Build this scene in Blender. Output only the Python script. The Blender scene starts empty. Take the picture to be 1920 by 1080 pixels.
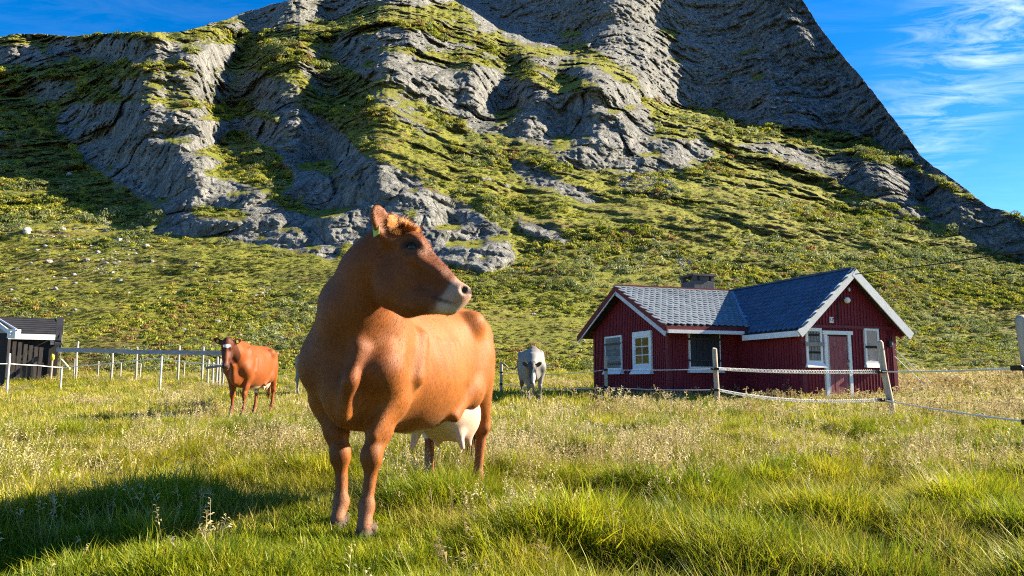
import bpy, bmesh, math, random
import numpy as np
from mathutils import Vector, Matrix, Euler

S = bpy.context.scene
C = S.collection
rng = np.random.default_rng(7)
random.seed(7)

# ------------------------------------------------------------------ camera, light, exposure
F = 1400.0            # focal length in pixels of a 1920 px wide picture
PITCH = math.radians(7.0)
EYE = 0.85
cam = bpy.data.cameras.new('camera')
cam.sensor_width = 36.0
cam.lens = 36.0 * F / 1920.0
cam.clip_start = 0.05
cam.clip_end = 6000.0
cam_o = bpy.data.objects.new('camera', cam)
C.objects.link(cam_o)
cam_o.location = (0, 0, EYE)
cam_o.rotation_euler = (math.radians(90) + PITCH, 0, 0)
S.camera = cam_o

SUN_AZ = math.radians(76.0)     # clockwise from +Y (the view direction)
SUN_EL = math.radians(28.0)
sun_dir = Vector((math.sin(SUN_AZ) * math.cos(SUN_EL), math.cos(SUN_AZ) * math.cos(SUN_EL), math.sin(SUN_EL)))
sun = bpy.data.lights.new('sun', 'SUN')
sun.energy = 5.0
sun.angle = math.radians(0.5)
sun.color = (1.0, 0.86, 0.66)
sun_o = bpy.data.objects.new('sun', sun)
C.objects.link(sun_o)
sun_o.rotation_euler = sun_dir.to_track_quat('Z', 'Y').to_euler()
sun_o.location = (30, 10, 40)

W = bpy.data.worlds.new('World')
S.world = W
W.use_nodes = True
nt = W.node_tree
for n in list(nt.nodes):
    nt.nodes.remove(n)


def N(tree, kind, **kw):
    n = tree.nodes.new(kind)
    for k, v in kw.items():
        if k.startswith('i_'):
            key = k[2:]
            n.inputs[int(key) if key.isdigit() else key.replace('_', ' ')].default_value = v
        else:
            setattr(n, k, v)
    return n


def math_node(tree, op, a, b=None, clamp=False):
    n = tree.nodes.new('ShaderNodeMath')
    n.operation = op
    n.use_clamp = clamp
    for i, v in enumerate((a, b)):
        if v is None:
            continue
        if isinstance(v, (int, float)):
            n.inputs[i].default_value = v
        else:
            tree.links.new(v, n.inputs[i])
    return n.outputs[0]


def ramp(tree, fac, stops, interp='LINEAR'):
    n = tree.nodes.new('ShaderNodeValToRGB')
    cr = n.color_ramp
    cr.interpolation = interp
    while len(cr.elements) < len(stops):
        cr.elements.new(0.5)
    for el, (p, c) in zip(cr.elements, stops):
        el.position = p
        el.color = (c[0], c[1], c[2], 1.0) if not isinstance(c, (int, float)) else (c, c, c, 1.0)
    tree.links.new(fac, n.inputs[0])
    return n.outputs[0]


def mix(tree, fac, a, b, blend='MIX'):
    n = tree.nodes.new('ShaderNodeMix')
    n.data_type = 'RGBA'
    n.blend_type = blend
    for sock, v in ((n.inputs[0], fac), (n.inputs[6], a), (n.inputs[7], b)):
        if isinstance(v, (int, float)):
            sock.default_value = v
        elif isinstance(v, tuple):
            sock.default_value = (v[0], v[1], v[2], 1.0)
        else:
            tree.links.new(v, sock)
    return n.outputs[2]


# sky: Nishita, deepened, with a band of thin cirrus
sky = N(nt, 'ShaderNodeTexSky', sky_type='NISHITA')
sky.sun_disc = False
sky.sun_elevation = SUN_EL
sky.sun_rotation = SUN_AZ
sky.altitude = 1100
sky.air_density = 1.0
sky.dust_density = 0.3
sky.ozone_density = 3.0
hs = N(nt, 'ShaderNodeHueSaturation', i_Saturation=1.42, i_Value=1.2, i_Hue=0.508)
nt.links.new(sky.outputs[0], hs.inputs['Color'])
tc = N(nt, 'ShaderNodeTexCoord')
sx = N(nt, 'ShaderNodeSeparateXYZ')
nt.links.new(tc.outputs['Generated'], sx.inputs[0])
zc = math_node(nt, 'MAXIMUM', sx.outputs[2], 0.04)
px_ = math_node(nt, 'DIVIDE', sx.outputs[0], zc)
py_ = math_node(nt, 'DIVIDE', sx.outputs[1], zc)
cv = N(nt, 'ShaderNodeCombineXYZ')
nt.links.new(px_, cv.inputs[0])
nt.links.new(py_, cv.inputs[1])
mp = N(nt, 'ShaderNodeMapping')
mp.inputs['Rotation'].default_value = (0, 0, math.radians(-22))
mp.inputs['Scale'].default_value = (1.1, 2.6, 1.0)
nt.links.new(cv.outputs[0], mp.inputs[0])
nz = N(nt, 'ShaderNodeTexNoise', i_Scale=2.4, i_Detail=12.0, i_Roughness=0.66, i_Distortion=1.1)
nt.links.new(mp.outputs[0], nz.inputs['Vector'])
nz2 = N(nt, 'ShaderNodeTexNoise', i_Scale=0.55, i_Detail=3.0, i_Roughness=0.5)
nt.links.new(cv.outputs[0], nz2.inputs['Vector'])
# band along the line through (1.35,1.8) and (2.05,4.2)
lin = math_node(nt, 'ADD', math_node(nt, 'MULTIPLY', px_, 0.960), math_node(nt, 'MULTIPLY', py_, -0.280))
dist = math_node(nt, 'ABSOLUTE', math_node(nt, 'SUBTRACT', lin, 0.80))
band = math_node(nt, 'SUBTRACT', 1.0, math_node(nt, 'MULTIPLY', dist, 2.9), clamp=True)
wisp = ramp(nt, nz.outputs[0], [(0.42, 0.0), (0.80, 1.0)])
big = ramp(nt, nz2.outputs[0], [(0.3, 0.25), (0.7, 1.0)])
cl = math_node(nt, 'MULTIPLY', math_node(nt, 'MULTIPLY', wisp, big), math_node(nt, 'ADD', math_node(nt, 'MULTIPLY', band, 1.0), 0.05), clamp=True)
hz = math_node(nt, 'MULTIPLY', cl, math_node(nt, 'MULTIPLY', sx.outputs[2], 8.0, clamp=True))
skyc = mix(nt, hz, hs.outputs[0], (9.5, 10.3, 11.4))
bg = N(nt, 'ShaderNodeBackground', i_Strength=0.05)
nt.links.new(skyc, bg.inputs[0])
out = N(nt, 'ShaderNodeOutputWorld')
nt.links.new(bg.outputs[0], out.inputs[0])

S.view_settings.view_transform = 'Standard'
S.view_settings.look = 'None'
S.view_settings.gamma = 1.0
S.view_settings.use_curve_mapping = False
S.view_settings.exposure = 2.0
S.render.engine = 'CYCLES'
S.cycles.max_bounces = 5
S.cycles.transparent_max_bounces = 4
S.cycles.use_denoising = False
S.cycles.filter_width = 1.1


# ------------------------------------------------------------------ helpers
def ray(x, y):
    """picture point -> (X/Y, (Z-EYE)/Y)"""
    a = (np.asarray(x, float) - 960) / F
    b = (540 - np.asarray(y, float)) / F
    c, s = math.cos(PITCH), math.sin(PITCH)
    d = c - b * s
    return a / d, (s + b * c) / d


def unray(xn, e):
    c, s = math.cos(PITCH), math.sin(PITCH)
    b = (e * c - s) / (c + e * s)
    a = xn * (c - b * s)
    return 960 + a * F, 540 - b * F


def at(x, y, Y):
    """the world point at depth Y that lies on the sight line of a measured point of the photograph"""
    xn, e = ray(x, y)
    return Vector((float(xn) * Y, Y, EYE + float(e) * Y))


def tag(o, label=None, cat=None, group=None, kind=None):
    if label: o['label'] = label
    if cat: o['category'] = cat
    if group: o['group'] = group
    if kind: o['kind'] = kind
    return o


def empty(name, loc, rz=0.0, label=None, cat=None, group=None):
    o = bpy.data.objects.new(name, None)
    o.empty_display_size = 0.2
    C.objects.link(o)
    o.location = loc
    o.rotation_euler = (0, 0, rz)
    return tag(o, label, cat, group)


def link(name, me, mat=None, parent=None):
    o = bpy.data.objects.new(name, me)
    C.objects.link(o)
    if mat is not None and not me.materials:
        for m in (mat if isinstance(mat, (list, tuple)) else [mat]):
            me.materials.append(m)
    if parent is not None:
        o.parent = parent
    return o


def mesh_np(name, V, Fq, smooth=True):
    """mesh from numpy arrays; Fq is (n,3) or (n,4)"""
    me = bpy.data.meshes.new(name)
    V = np.asarray(V, np.float32)
    Fq = np.asarray(Fq, np.int32)
    k = Fq.shape[1]
    me.vertices.add(len(V))
    me.vertices.foreach_set('co', V.ravel())
    me.loops.add(Fq.size)
    me.loops.foreach_set('vertex_index', Fq.ravel())
    me.polygons.add(len(Fq))
    me.polygons.foreach_set('loop_start', np.arange(0, Fq.size, k, dtype=np.int32))
    me.polygons.foreach_set('loop_total', np.full(len(Fq), k, np.int32))
    me.polygons.foreach_set('use_smooth', np.full(len(Fq), smooth, bool))
    me.update()
    me.validate()
    return me


def attr(me, name, vals):
    a = me.attributes.new(name, 'FLOAT', 'POINT')
    a.data.foreach_set('value', np.asarray(vals, np.float32).ravel())


def attr_col(me, name, vals):
    a = me.attributes.new(name, 'FLOAT_COLOR', 'POINT')
    v = np.ones((len(vals), 4), np.float32)
    v[:, :3] = vals
    a.data.foreach_set('color', v.ravel())


class MB:
    """collects simple solids and links them as one mesh object"""
    def __init__(self):
        self.v = []; self.f = []

    def add(self, verts, faces):
        n = len(self.v)
        self.v += [tuple(p) for p in verts]
        self.f += [tuple(i + n for i in q) for q in faces]
        return self

    def box(self, lo, hi, M=None):
        x0, y0, z0 = lo; x1, y1, z1 = hi
        p = [Vector(q) for q in ((x0, y0, z0), (x1, y0, z0), (x1, y1, z0), (x0, y1, z0), (x0, y0, z1), (x1, y0, z1), (x1, y1, z1), (x0, y1, z1))]
        if M is not None:
            p = [M @ q for q in p]
        return self.add(p, [(3, 2, 1, 0), (4, 5, 6, 7), (0, 1, 5, 4), (1, 2, 6, 5), (2, 3, 7, 6), (3, 0, 4, 7)])

    def beam(self, a, b, w, h, up=(0, 0, 1)):
        """a box from a to b, w wide and h high"""
        a = Vector(a); b = Vector(b)
        t = (b - a).normalized(); s = t.cross(Vector(up)).normalized(); u = s.cross(t)
        p = []
        for q in (a, b):
            for (i, j) in ((-1, -1), (1, -1), (1, 1), (-1, 1)):
                p.append(q + s * (i * w / 2) + u * (j * h / 2))
        return self.add(p, [(3, 2, 1, 0), (4, 5, 6, 7), (0, 1, 5, 4), (1, 2, 6, 5), (2, 3, 7, 6), (3, 0, 4, 7)])

    def tube(self, pts, r, n=8, caps=True):
        pts = [Vector(p) for p in pts]
        rr = r if isinstance(r, (list, tuple)) else [r] * len(pts)
        base = len(self.v)
        prev = None
        for i, p in enumerate(pts):
            t = (pts[min(i + 1, len(pts) - 1)] - pts[max(i - 1, 0)]).normalized()
            if prev is None:
                prev = t.orthogonal().normalized()
            s = (prev - t * prev.dot(t)).normalized(); u = t.cross(s); prev = s
            for k in range(n):
                a = 2 * math.pi * k / n
                self.v.append(tuple(p + (s * math.cos(a) + u * math.sin(a)) * rr[i]))
        for i in range(len(pts) - 1):
            for k in range(n):
                a = base + i * n + k; b = base + i * n + (k + 1) % n
                self.f.append((a, b, b + n, a + n))
        if caps:
            self.f.append(tuple(base + k for k in reversed(range(n))))
            e = base + (len(pts) - 1) * n
            self.f.append(tuple(e + k for k in range(n)))
        return self

    def sphere(self, c, r, n=10, m=6):
        c = Vector(c)
        rr = r if isinstance(r, (list, tuple)) else (r, r, r)
        V = [c + Vector((0, 0, -rr[2]))]
        for j in range(1, m):
            t = -math.pi / 2 + math.pi * j / m
            for k in range(n):
                a = 2 * math.pi * k / n
                V.append(c + Vector((rr[0] * math.cos(t) * math.cos(a), rr[1] * math.cos(t) * math.sin(a), rr[2] * math.sin(t))))
        V.append(c + Vector((0, 0, rr[2])))
        Fc = []
        for k in range(n):
            Fc.append((0, 1 + (k + 1) % n, 1 + k))
            Fc.append((len(V) - 1, 1 + (m - 2) * n + k, 1 + (m - 2) * n + (k + 1) % n))
        for j in range(m - 2):
            for k in range(n):
                a = 1 + j * n + k; b = 1 + j * n + (k + 1) % n
                Fc.append((a, b, b + n, a + n))
        return self.add(V, Fc)

    def build(self, name, mat, parent=None, smooth=False, bevel=0.0):
        me = bpy.data.meshes.new(name)
        me.from_pydata(self.v, [], self.f)
        if smooth:
            me.polygons.foreach_set('use_smooth', np.ones(len(me.polygons), bool))
        me.update()
        if bevel > 0:
            bm = bmesh.new(); bm.from_mesh(me)
            es = [e for e in bm.edges if len(e.link_faces) == 2 and e.calc_face_angle(0) > 0.6]
            bmesh.ops.bevel(bm, geom=es, offset=bevel, segments=1, affect='EDGES', clamp_overlap=True)
            bm.to_mesh(me); bm.free()
        return link(name, me, mat, parent)


# ---- vectorised gradient noise
_P = np.random.default_rng(3).permutation(256)
_P = np.concatenate([_P, _P, _P]).astype(np.int32)
_G = np.array([(1, 1, 0), (-1, 1, 0), (1, -1, 0), (-1, -1, 0), (1, 0, 1), (-1, 0, 1), (1, 0, -1), (-1, 0, -1),
               (0, 1, 1), (0, -1, 1), (0, 1, -1), (0, -1, -1), (1, 1, 0), (-1, 1, 0), (0, -1, 1), (0, -1, -1)], np.float32)


def pnoise(x, y, z):
    x = np.asarray(x, np.float32); y = np.asarray(y, np.float32); z = np.asarray(z, np.float32)
    xi = np.floor(x).astype(np.int32); yi = np.floor(y).astype(np.int32); zi = np.floor(z).astype(np.int32)
    xf = x - xi; yf = y - yi; zf = z - zi
    xi &= 255; yi &= 255; zi &= 255
    u = xf * xf * xf * (xf * (xf * 6 - 15) + 10); v = yf * yf * yf * (yf * (yf * 6 - 15) + 10); w = zf * zf * zf * (zf * (zf * 6 - 15) + 10)

    def g(ix, iy, iz, fx, fy, fz):
        h = _P[_P[_P[ix] + iy] + iz] & 15
        q = _G[h]
        return q[..., 0] * fx + q[..., 1] * fy + q[..., 2] * fz
    r = 0
    c00 = g(xi, yi, zi, xf, yf, zf); c10 = g(xi + 1, yi, zi, xf - 1, yf, zf)
    c01 = g(xi, yi + 1, zi, xf, yf - 1, zf); c11 = g(xi + 1, yi + 1, zi, xf - 1, yf - 1, zf)
    a = (c00 + u * (c10 - c00)); b = (c01 + u * (c11 - c01)); lo = a + v * (b - a)
    c00 = g(xi, yi, zi + 1, xf, yf, zf - 1); c10 = g(xi + 1, yi, zi + 1, xf - 1, yf, zf - 1)
    c01 = g(xi, yi + 1, zi + 1, xf, yf - 1, zf - 1); c11 = g(xi + 1, yi + 1, zi + 1, xf - 1, yf - 1, zf - 1)
    a = (c00 + u * (c10 - c00)); b = (c01 + u * (c11 - c01)); hi = a + v * (b - a)
    return lo + w * (hi - lo)


def fbm(x, y, z, octv=4, gain=0.5, lac=2.03, ridged=False):
    r = 0; amp = 1.0; tot = 0
    for i in range(octv):
        n = pnoise(x, y, z)
        if ridged:
            n = 1 - 2 * np.abs(n) * 1.6
        r = r + n * amp; tot += amp
        amp *= gain; x = x * lac + 17.3; y = y * lac + 5.1; z = z * lac + 9.7
    return r / tot


def cells(x, y, z, seed=0):
    """3D Voronoi: nearest and second distance, offset from the cell's point, three random numbers of the cell"""
    x = np.asarray(x, np.float32).ravel(); y = np.asarray(y, np.float32).ravel(); z = np.asarray(z, np.float32).ravel()
    xi = np.floor(x).astype(np.int32); yi = np.floor(y).astype(np.int32); zi = np.floor(z).astype(np.int32)
    n = len(x)
    f1 = np.full(n, 9, np.float32); f2 = np.full(n, 9, np.float32)
    bid = np.zeros(n, np.int32); bo = np.zeros((3, n), np.float32)
    R = np.random.default_rng(100 + seed).random((256, 6)).astype(np.float32)
    for a in (-1, 0, 1):
        for b in (-1, 0, 1):
            for c in (-1, 0, 1):
                h = _P[_P[_P[(xi + a) & 255] + ((yi + b) & 255)] + ((zi + c) & 255)]
                dx = xi + a + R[h, 0] - x; dy = yi + b + R[h, 1] - y; dz = zi + c + R[h, 2] - z
                d = dx * dx + dy * dy + dz * dz
                m = d < f1
                f2 = np.where(m, f1, np.minimum(f2, d))
                f1 = np.where(m, d, f1)
                bid = np.where(m, h, bid)
                bo[0] = np.where(m, dx, bo[0]); bo[1] = np.where(m, dy, bo[1]); bo[2] = np.where(m, dz, bo[2])
    return np.sqrt(f1), np.sqrt(f2), bo, R[bid, 3:6]


def smooth_step(a, b, x):
    t = np.clip((x - a) / (b - a), 0, 1)
    return t * t * (3 - 2 * t)


# ------------------------------------------------------------------ terrain
_ZY = np.array([-60, 0, 6, 10, 13, 20, 26, 34, 42, 48, 60, 90])
_ZZ = np.array([-0.3, 0, 0, 0.09, 0.18, 0.26, 0.38, 0.75, 1.30, 1.2, -1.0, -8.0])
_yy = np.linspace(-60, 90, 1501)
_zz = np.interp(_yy, _ZY, _ZZ)
_k = np.ones(31) / 31
_zz = np.convolve(np.pad(_zz, 15, mode='edge'), _k, mode='valid')


def tussock(X, Y):
    return fbm(X * 1.15, Y * 1.15, 0 * X + 1.0, 3, 0.6) * smooth_step(0.45, 0.9, np.minimum(np.hypot(X + 0.80, Y - 4.10), np.hypot(X + 1.02, Y - 4.36)))


# hollows trodden bare
BARE = [(1.80, 3.70, .50), (2.35, 3.55, .30), (-2.40, 3.55, .42), (1.35, 5.9, .28), (3.3, 6.6, .3), (-2.9, 7.6, .32), (0.35, 4.35, .18), (2.6, 5.0, .2), (-1.2, 6.4, .2)]


def ground(X, Y):
    X = np.asarray(X, float); Y = np.asarray(Y, float)
    z = np.interp(Y, _yy, _zz)
    # swell on the far right (boulders on it), soft hummocks everywhere
    z = z + 0.45 * np.exp(-(((X - 15.5) / 5.0) ** 2 + ((Y - 23) / 4.5) ** 2))
    # grass hummocks in the near field
    z = z + 0.13 * tussock(X, Y) * np.clip((16 - Y) / 6, 0, 1)
    near = np.clip((np.hypot(X, Y - 4.5) - 1.2) / 3.0, 0, 1)
    for (hx_, hy_, hr_) in BARE:
        z = z - 0.17 * np.exp(-((X - hx_) ** 2 + (Y - hy_) ** 2) / (hr_ * hr_ * 0.7))
    z = z + near * (0.055 * pnoise(X * 0.55, Y * 0.55, 0 * X + 2.2) + 0.03 * pnoise(X * 1.7, Y * 1.7, 0 * X + 8.1))
    return z


def gz(X, Y):
    return float(ground(np.array([X]), np.array([Y]))[0])


# --- maps painted from the photograph's measured outlines: how steep the ground is, how bare
RX0, RX1, RY0, RY1, RS = -900, 2820, -420, 780, 3
_gx = np.arange(RX0, RX1, RS); _gy = np.arange(RY0, RY1, RS)
_MX, _MY = np.meshgrid(_gx, _gy)
_wob = 20.0
_WX = _MX + 34 * fbm(_MX * 0.010, _MY * 0.014, 0 * _MX + 1.5, 6, 0.72)
_WY = _MY + 26 * fbm(_MX * 0.010, _MY * 0.018, 0 * _MX + 7.5, 6, 0.72)


def inside(poly, X, Y):
    r = np.zeros(X.shape, bool)
    n = len(poly)
    for i in range(n):
        x0, y0 = poly[i]; x1, y1 = poly[(i + 1) % n]
        if y0 == y1:
            continue
        c = ((y0 > Y) != (y1 > Y)) & (X < (x1 - x0) * (Y - y0) / (y1 - y0) + x0)
        r ^= c
    return r


def blur(a, r):
    if r < 1:
        return a
    for ax in (0, 1):
        for _ in range(2):
            p = np.pad(a, [(r, r) if i == ax else (0, 0) for i in range(2)], mode='edge')
            cs = np.cumsum(p, axis=ax)
            z = np.zeros_like(np.take(cs, [0], axis=ax))
            cs = np.concatenate([z, cs], axis=ax)
            n = 2 * r + 1
            a = (np.take(cs, range(n, cs.shape[ax]), axis=ax) - np.take(cs, range(0, cs.shape[ax] - n), axis=ax)) / n
    return a


SKY = [(-900, 150), (-400, 95), (0, 68), (60, 62), (130, 66), (200, 62), (330, 58), (366, 53), (420, 36), (500, 12), (545, 0), (700, -70),
       (900, -170), (1050, -215), (1200, -230), (1330, -190), (1430, -110), (1505, 0), (1530, 40), (1560, 80), (1590, 115), (1625, 155),
       (1650, 190), (1690, 240), (1730, 295), (1760, 318), (1800, 345), (1850, 385), (1880, 395), (1920, 408), (2100, 470), (2400, 540), (2820, 600)]
_sk = np.array(SKY, float)

R_CLIFF = 3.2
polys = [
    # (polygon, slope tan or None, bare rock 0..1, roughness)
    # far wall under the summit
    ([(862, 0), (900, 52), (1005, 92), (1098, 86), (1178, 135), (1215, 182), (1262, 196), (1340, 208), (1420, 238), (1560, 246), (1640, 268),
      (1700, 305), (1800, 352), (1880, 398), (1990, 440), (2300, 400), (1300, -420), (500, -420), (540, -30), (700, -40)], 1.5, 0.97, 1.0),
    # high back of the left shoulder
    ([(330, 64), (560, 58), (640, 32), (700, 18), (780, 12), (862, 0), (700, -120), (500, -120), (366, 30)], 0.95, 0.75, 0.8),
    # grass terrace under the far wall
    ([(1215, 182), (1262, 196), (1340, 208), (1420, 238), (1560, 246), (1640, 268), (1700, 305), (1695, 330), (1600, 290), (1500, 268), (1380, 258), (1300, 232), (1230, 222)], -0.075, 0.1, 0.3),
    # rock belt under the terrace
    ([(1360, 262), (1480, 272), (1600, 290), (1700, 318), (1800, 362), (1890, 405), (1960, 440), (1950, 492), (1870, 474), (1790, 446), (1650, 378), (1540, 330), (1440, 294)], 1.1, 0.85, 0.9),
    # middle buttress
    ([(700, 75), (722, 48), (790, 58), (870, 78), (920, 108), (1010, 98), (1090, 104), (1130, 132), (1180, 158), (1205, 186), (1225, 226), (1310, 244),
      (1345, 290), (1300, 322), (1230, 326), (1110, 322), (1050, 296), (980, 266), (900, 252), (830, 206), (760, 170), (690, 112)], 1.5, 0.85, 1.0),
    ([(575, 95), (620, 70), (700, 60), (700, 110), (760, 165), (700, 150), (640, 120)], 1.4, 0.65, 0.9),
    # its grass ledges
    ([(885, 116), (960, 108), (1080, 146), (1135, 172), (1020, 167), (935, 136)], -0.18, 0.15, 0.4),
    ([(740, 92), (850, 88), (905, 110), (880, 130), (800, 112)], -0.2, 0.3, 0.5),
    ([(1225, 226), (1310, 240), (1300, 258), (1240, 250)], -0.2, 0.2, 0.4),
    # step behind the buttress
    ([(700, 20), (780, 12), (860, 12), (905, 55), (1000, 92), (1098, 86), (1180, 136), (1214, 184), (1196, 176), (1166, 152), (1090, 103), (1000, 106), (905, 78), (850, 42), (700, 38)], -0.07, 0.4, 0.4),
    ([(330, 57), (560, 62), (640, 35), (700, 20), (700, 38), (640, 52), (560, 80), (330, 70)], -0.12, 0.3, 0.4),
    # upper left cliff band and ledges
    ([(0, 84), (60, 80), (150, 76), (260, 72), (330, 80), (400, 84), (445, 92), (420, 116), (330, 112), (260, 120), (160, 116), (80, 122), (0, 126), (-500, 160), (-500, 110)], 1.5, 0.9, 0.9),
    ([(335, 95), (440, 86), (432, 118), (412, 142), (345, 122)], 1.8, 0.95, 0.6),
    ([(190, 150), (330, 126), (470, 130), (560, 150), (560, 196), (430, 192), (250, 188)], 1.15, 0.55, 0.9),
    ([(60, 150), (140, 144), (150, 178), (90, 200), (40, 190)], 1.3, 0.6, 0.8),
    # big lower left cliff
    ([(100, 238), (135, 196), (250, 190), (330, 196), (470, 200), (540, 188), (600, 214), (640, 256), (690, 300), (762, 325), (840, 370), (905, 402), (962, 432),
      (968, 486), (915, 512), (860, 505), (740, 472), (652, 462), (620, 498), (575, 480), (530, 465), (400, 452), (272, 438), (310, 398), (250, 362), (165, 305)], 1.6, 0.95, 1.0),
    # grass shelves on it
    ([(385, 282), (428, 236), (480, 262), (522, 290), (556, 345), (520, 362), (470, 345), (405, 328), (378, 318), (425, 305)], -0.26, 0.02, 0.35),
    ([(385, 196), (470, 200), (525, 216), (520, 228), (440, 220), (400, 224), (390, 216)], -0.24, 0.1, 0.35),
    ([(360, 386), (460, 396), (462, 410), (400, 410), (360, 398)], -0.24, 0.1, 0.4),
    ([(485, 360), (560, 376), (600, 410), (560, 402), (500, 376)], -0.24, 0.1, 0.4),
    # bare streaks on the grass rib
    ([(930, 292), (1000, 312), (1080, 352), (1146, 386), (1100, 388), (1030, 362), (960, 322)], 1.3, 0.85, 0.9),
    ([(965, 402), (1020, 418), (1084, 462), (1050, 464), (980, 424)], 1.2, 0.85, 0.9),
    ([(690, 150), (760, 175), (800, 220), (830, 262), (790, 262), (730, 210), (690, 180)], 1.0, 0.55, 0.8),
    ([(560, 110), (620, 140), (640, 180), (600, 176), (556, 140)], 1.0, 0.6, 0.8),
    ([(1545, 345), (1640, 372), (1760, 420), (1860, 470), (1800, 468), (1680, 425), (1590, 388)], 0.9, 0.45, 0.8),
]
_sc = RS
MAP_T = np.zeros(_MX.shape); MAP_W = np.zeros(_MX.shape); MAP_R = np.zeros(_MX.shape); MAP_A = np.full(_MX.shape, 0.22)
for poly, tb, rk, ra in polys:
    m = inside(poly, _WX, _WY).astype(float)
    m1 = blur(m, 1)
    if tb >= 0:
        MAP_T = MAP_T * (1 - m1) + tb * m1; MAP_W = MAP_W * (1 - m1) + m1
    else:                                   # a ledge: the ground lies back at -tb above the sight line
        MAP_T = MAP_T * (1 - m1) + (tb) * m1; MAP_W = MAP_W * (1 - m1)
    MAP_R = MAP_R * (1 - m1) + rk * m1
    MAP_A = MAP_A * (1 - m1) + ra * m1
MAP_T0 = MAP_T.copy(); MAP_W0 = MAP_W.copy()
# scattered outcrops on the green parts, grassy shelves on the bare parts
_o = fbm(_MX * 0.013 + _MY * 0.010, _MY * 0.034 - _MX * 0.012, 0 * _MX + 21.0, 5, 0.62)
_wy = smooth_step(470, 330, _MY) * (0.35 + 0.65 * smooth_step(1250, 1000, _MX) + 0.25 * smooth_step(1300, 1600, _MX) * smooth_step(420, 330, _MY))
_out = blur(smooth_step(0.20, 0.27, _o * np.sqrt(np.clip(_wy, 0, 1))) * (1 - np.clip(MAP_R * 1.6, 0, 1)), 1)
MAP_T = MAP_T * (1 - _out) + 1.7 * _out; MAP_W = np.maximum(MAP_W, _out)
MAP_R = np.maximum(MAP_R, 0.85 * _out); MAP_A = np.maximum(MAP_A, 0.8 * _out)
_o2 = fbm(_MX * 0.011 - _MY * 0.004, _MY * 0.042 + _MX * 0.006, 0 * _MX + 33.0, 5, 0.6)
_far = inside([(862, 0), (1005, 92), (1178, 135), (1262, 196), (1420, 238), (1640, 268), (1990, 440), (2300, 400), (1300, -420), (500, -420)], _WX, _WY)
_sh = blur(smooth_step(0.20, 0.26, _o2 - np.where(_far, 0.02, 0.0)) * (MAP_R > 0.6), 1)
MAP_W = MAP_W * (1 - _sh); MAP_T = np.where(_sh > 0.3, -0.20, MAP_T)
MAP_R = MAP_R * (1 - 0.8 * _sh); MAP_A = MAP_A * (1 - 0.5 * _sh)


def samp(m, x, y):
    fx = np.clip((x - RX0) / RS, 0, m.shape[1] - 1.001); fy = np.clip((y - RY0) / RS, 0, m.shape[0] - 1.001)
    ix = fx.astype(int); iy = fy.astype(int); fx = fx - ix; fy = fy - iy
    return (m[iy, ix] * (1 - fx) + m[iy, ix + 1] * fx) * (1 - fy) + (m[iy + 1, ix] * (1 - fx) + m[iy + 1, ix + 1] * fx) * fy


NXC, NT = 1180, 640
_xs = np.concatenate([np.linspace(-1.25, -0.72, 90, endpoint=False), np.linspace(-0.72, 0.72, NXC - 180, endpoint=False), np.linspace(0.72, 1.35, 90)])
Y0 = 41.0
# skyline as slope per column
_px, _py = unray(_xs, 0.3)
for _ in range(4):
    _yl = np.interp(_px, _sk[:, 0], _sk[:, 1])
    _, _el = ray(_px, _yl)
    _px, _ = unray(_xs, _el)
_yl = _yl + 11 * fbm(_px * 0.016, 0 * _px, 0 * _px + 3, 6, 0.66) + 4 * np.abs(fbm(_px * 0.03, 0 * _px, 0 * _px + 13, 3, 0.6))
_, e_top = ray(_px, _yl)
e_bot = (ground(_xs * Y0, 0 * _xs + Y0) - EYE) / Y0
t = np.linspace(0, 1, NT)
E_ = e_bot[None, :] + (e_top - e_bot)[None, :] * t[:, None]
XN = np.broadcast_to(_xs[None, :], E_.shape)
PX, PY = unray(XN, E_)
T_ = samp(MAP_T, PX, PY); Wt = samp(MAP_W, PX, PY)
ROCK = samp(MAP_R, PX, PY); RGH = samp(MAP_A, PX, PY)
# plain grass slope: lies a little steeper than the sight line, broken into low terraces
terr = fbm(PX * 0.010, PY * 0.045, 0 * PX + 4.0, 4, 0.55)
low = smooth_step(640, 560, PY)
gs = E_ + 0.175 - 0.055 * smooth_step(1050, 1900, PX) + 0.10 * low + 0.03 * np.clip(terr, -0.45, 1.0)
cl_n = fbm(PX * 0.018, PY * 0.075, 0 * PX + 11.0, 4, 0.6)


def integrate(T_, Wt):
    led = np.clip(-T_, 0, 1)
    g_ = np.where(led > 0.02, E_ + np.maximum(led, 0.06), gs)
    cs_ = np.maximum(T_, 0) * (1.0 + 0.8 * cl_n)
    TB = np.maximum(g_ * (1 - Wt) + cs_ * Wt, E_ + 0.06)
    dE = np.diff(E_, axis=0)
    inc = dE / (0.5 * (TB[1:] + TB[:-1]) - 0.5 * (E_[1:] + E_[:-1]))
    return np.concatenate([np.zeros((1, len(_xs))), np.cumsum(inc, axis=0)], axis=0)


# soften sideways so neighbouring columns hang together
def side_blur(a, r):
    p = np.pad(a, [(0, 0), (r, r)], mode='edge')
    cs = np.concatenate([np.zeros((a.shape[0], 1)), np.cumsum(p, axis=1)], axis=1)
    return (cs[:, 2 * r + 1:] - cs[:, :-(2 * r + 1)]) / (2 * r + 1)


LN = integrate(samp(MAP_T0, PX, PY), samp(MAP_W0, PX, PY))
LNd = integrate(T_, Wt) - LN
LNd = side_blur(side_blur(LNd, 16), 16)
_g = side_blur(side_blur(LN, 14), 14)
_w = blur((ROCK > 0.3).astype(float), 6)
_w = np.clip(_w * 1.6, 0, 1)
LN = side_blur(side_blur(LN, 21), 21) * _w + _g * (1 - _w) + LNd
_fw0 = samp(blur(_far.astype(float), 14), PX, PY)
LN = LN * (1 - _fw0) + side_blur(side_blur(LN, 32), 32) * _fw0
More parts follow.
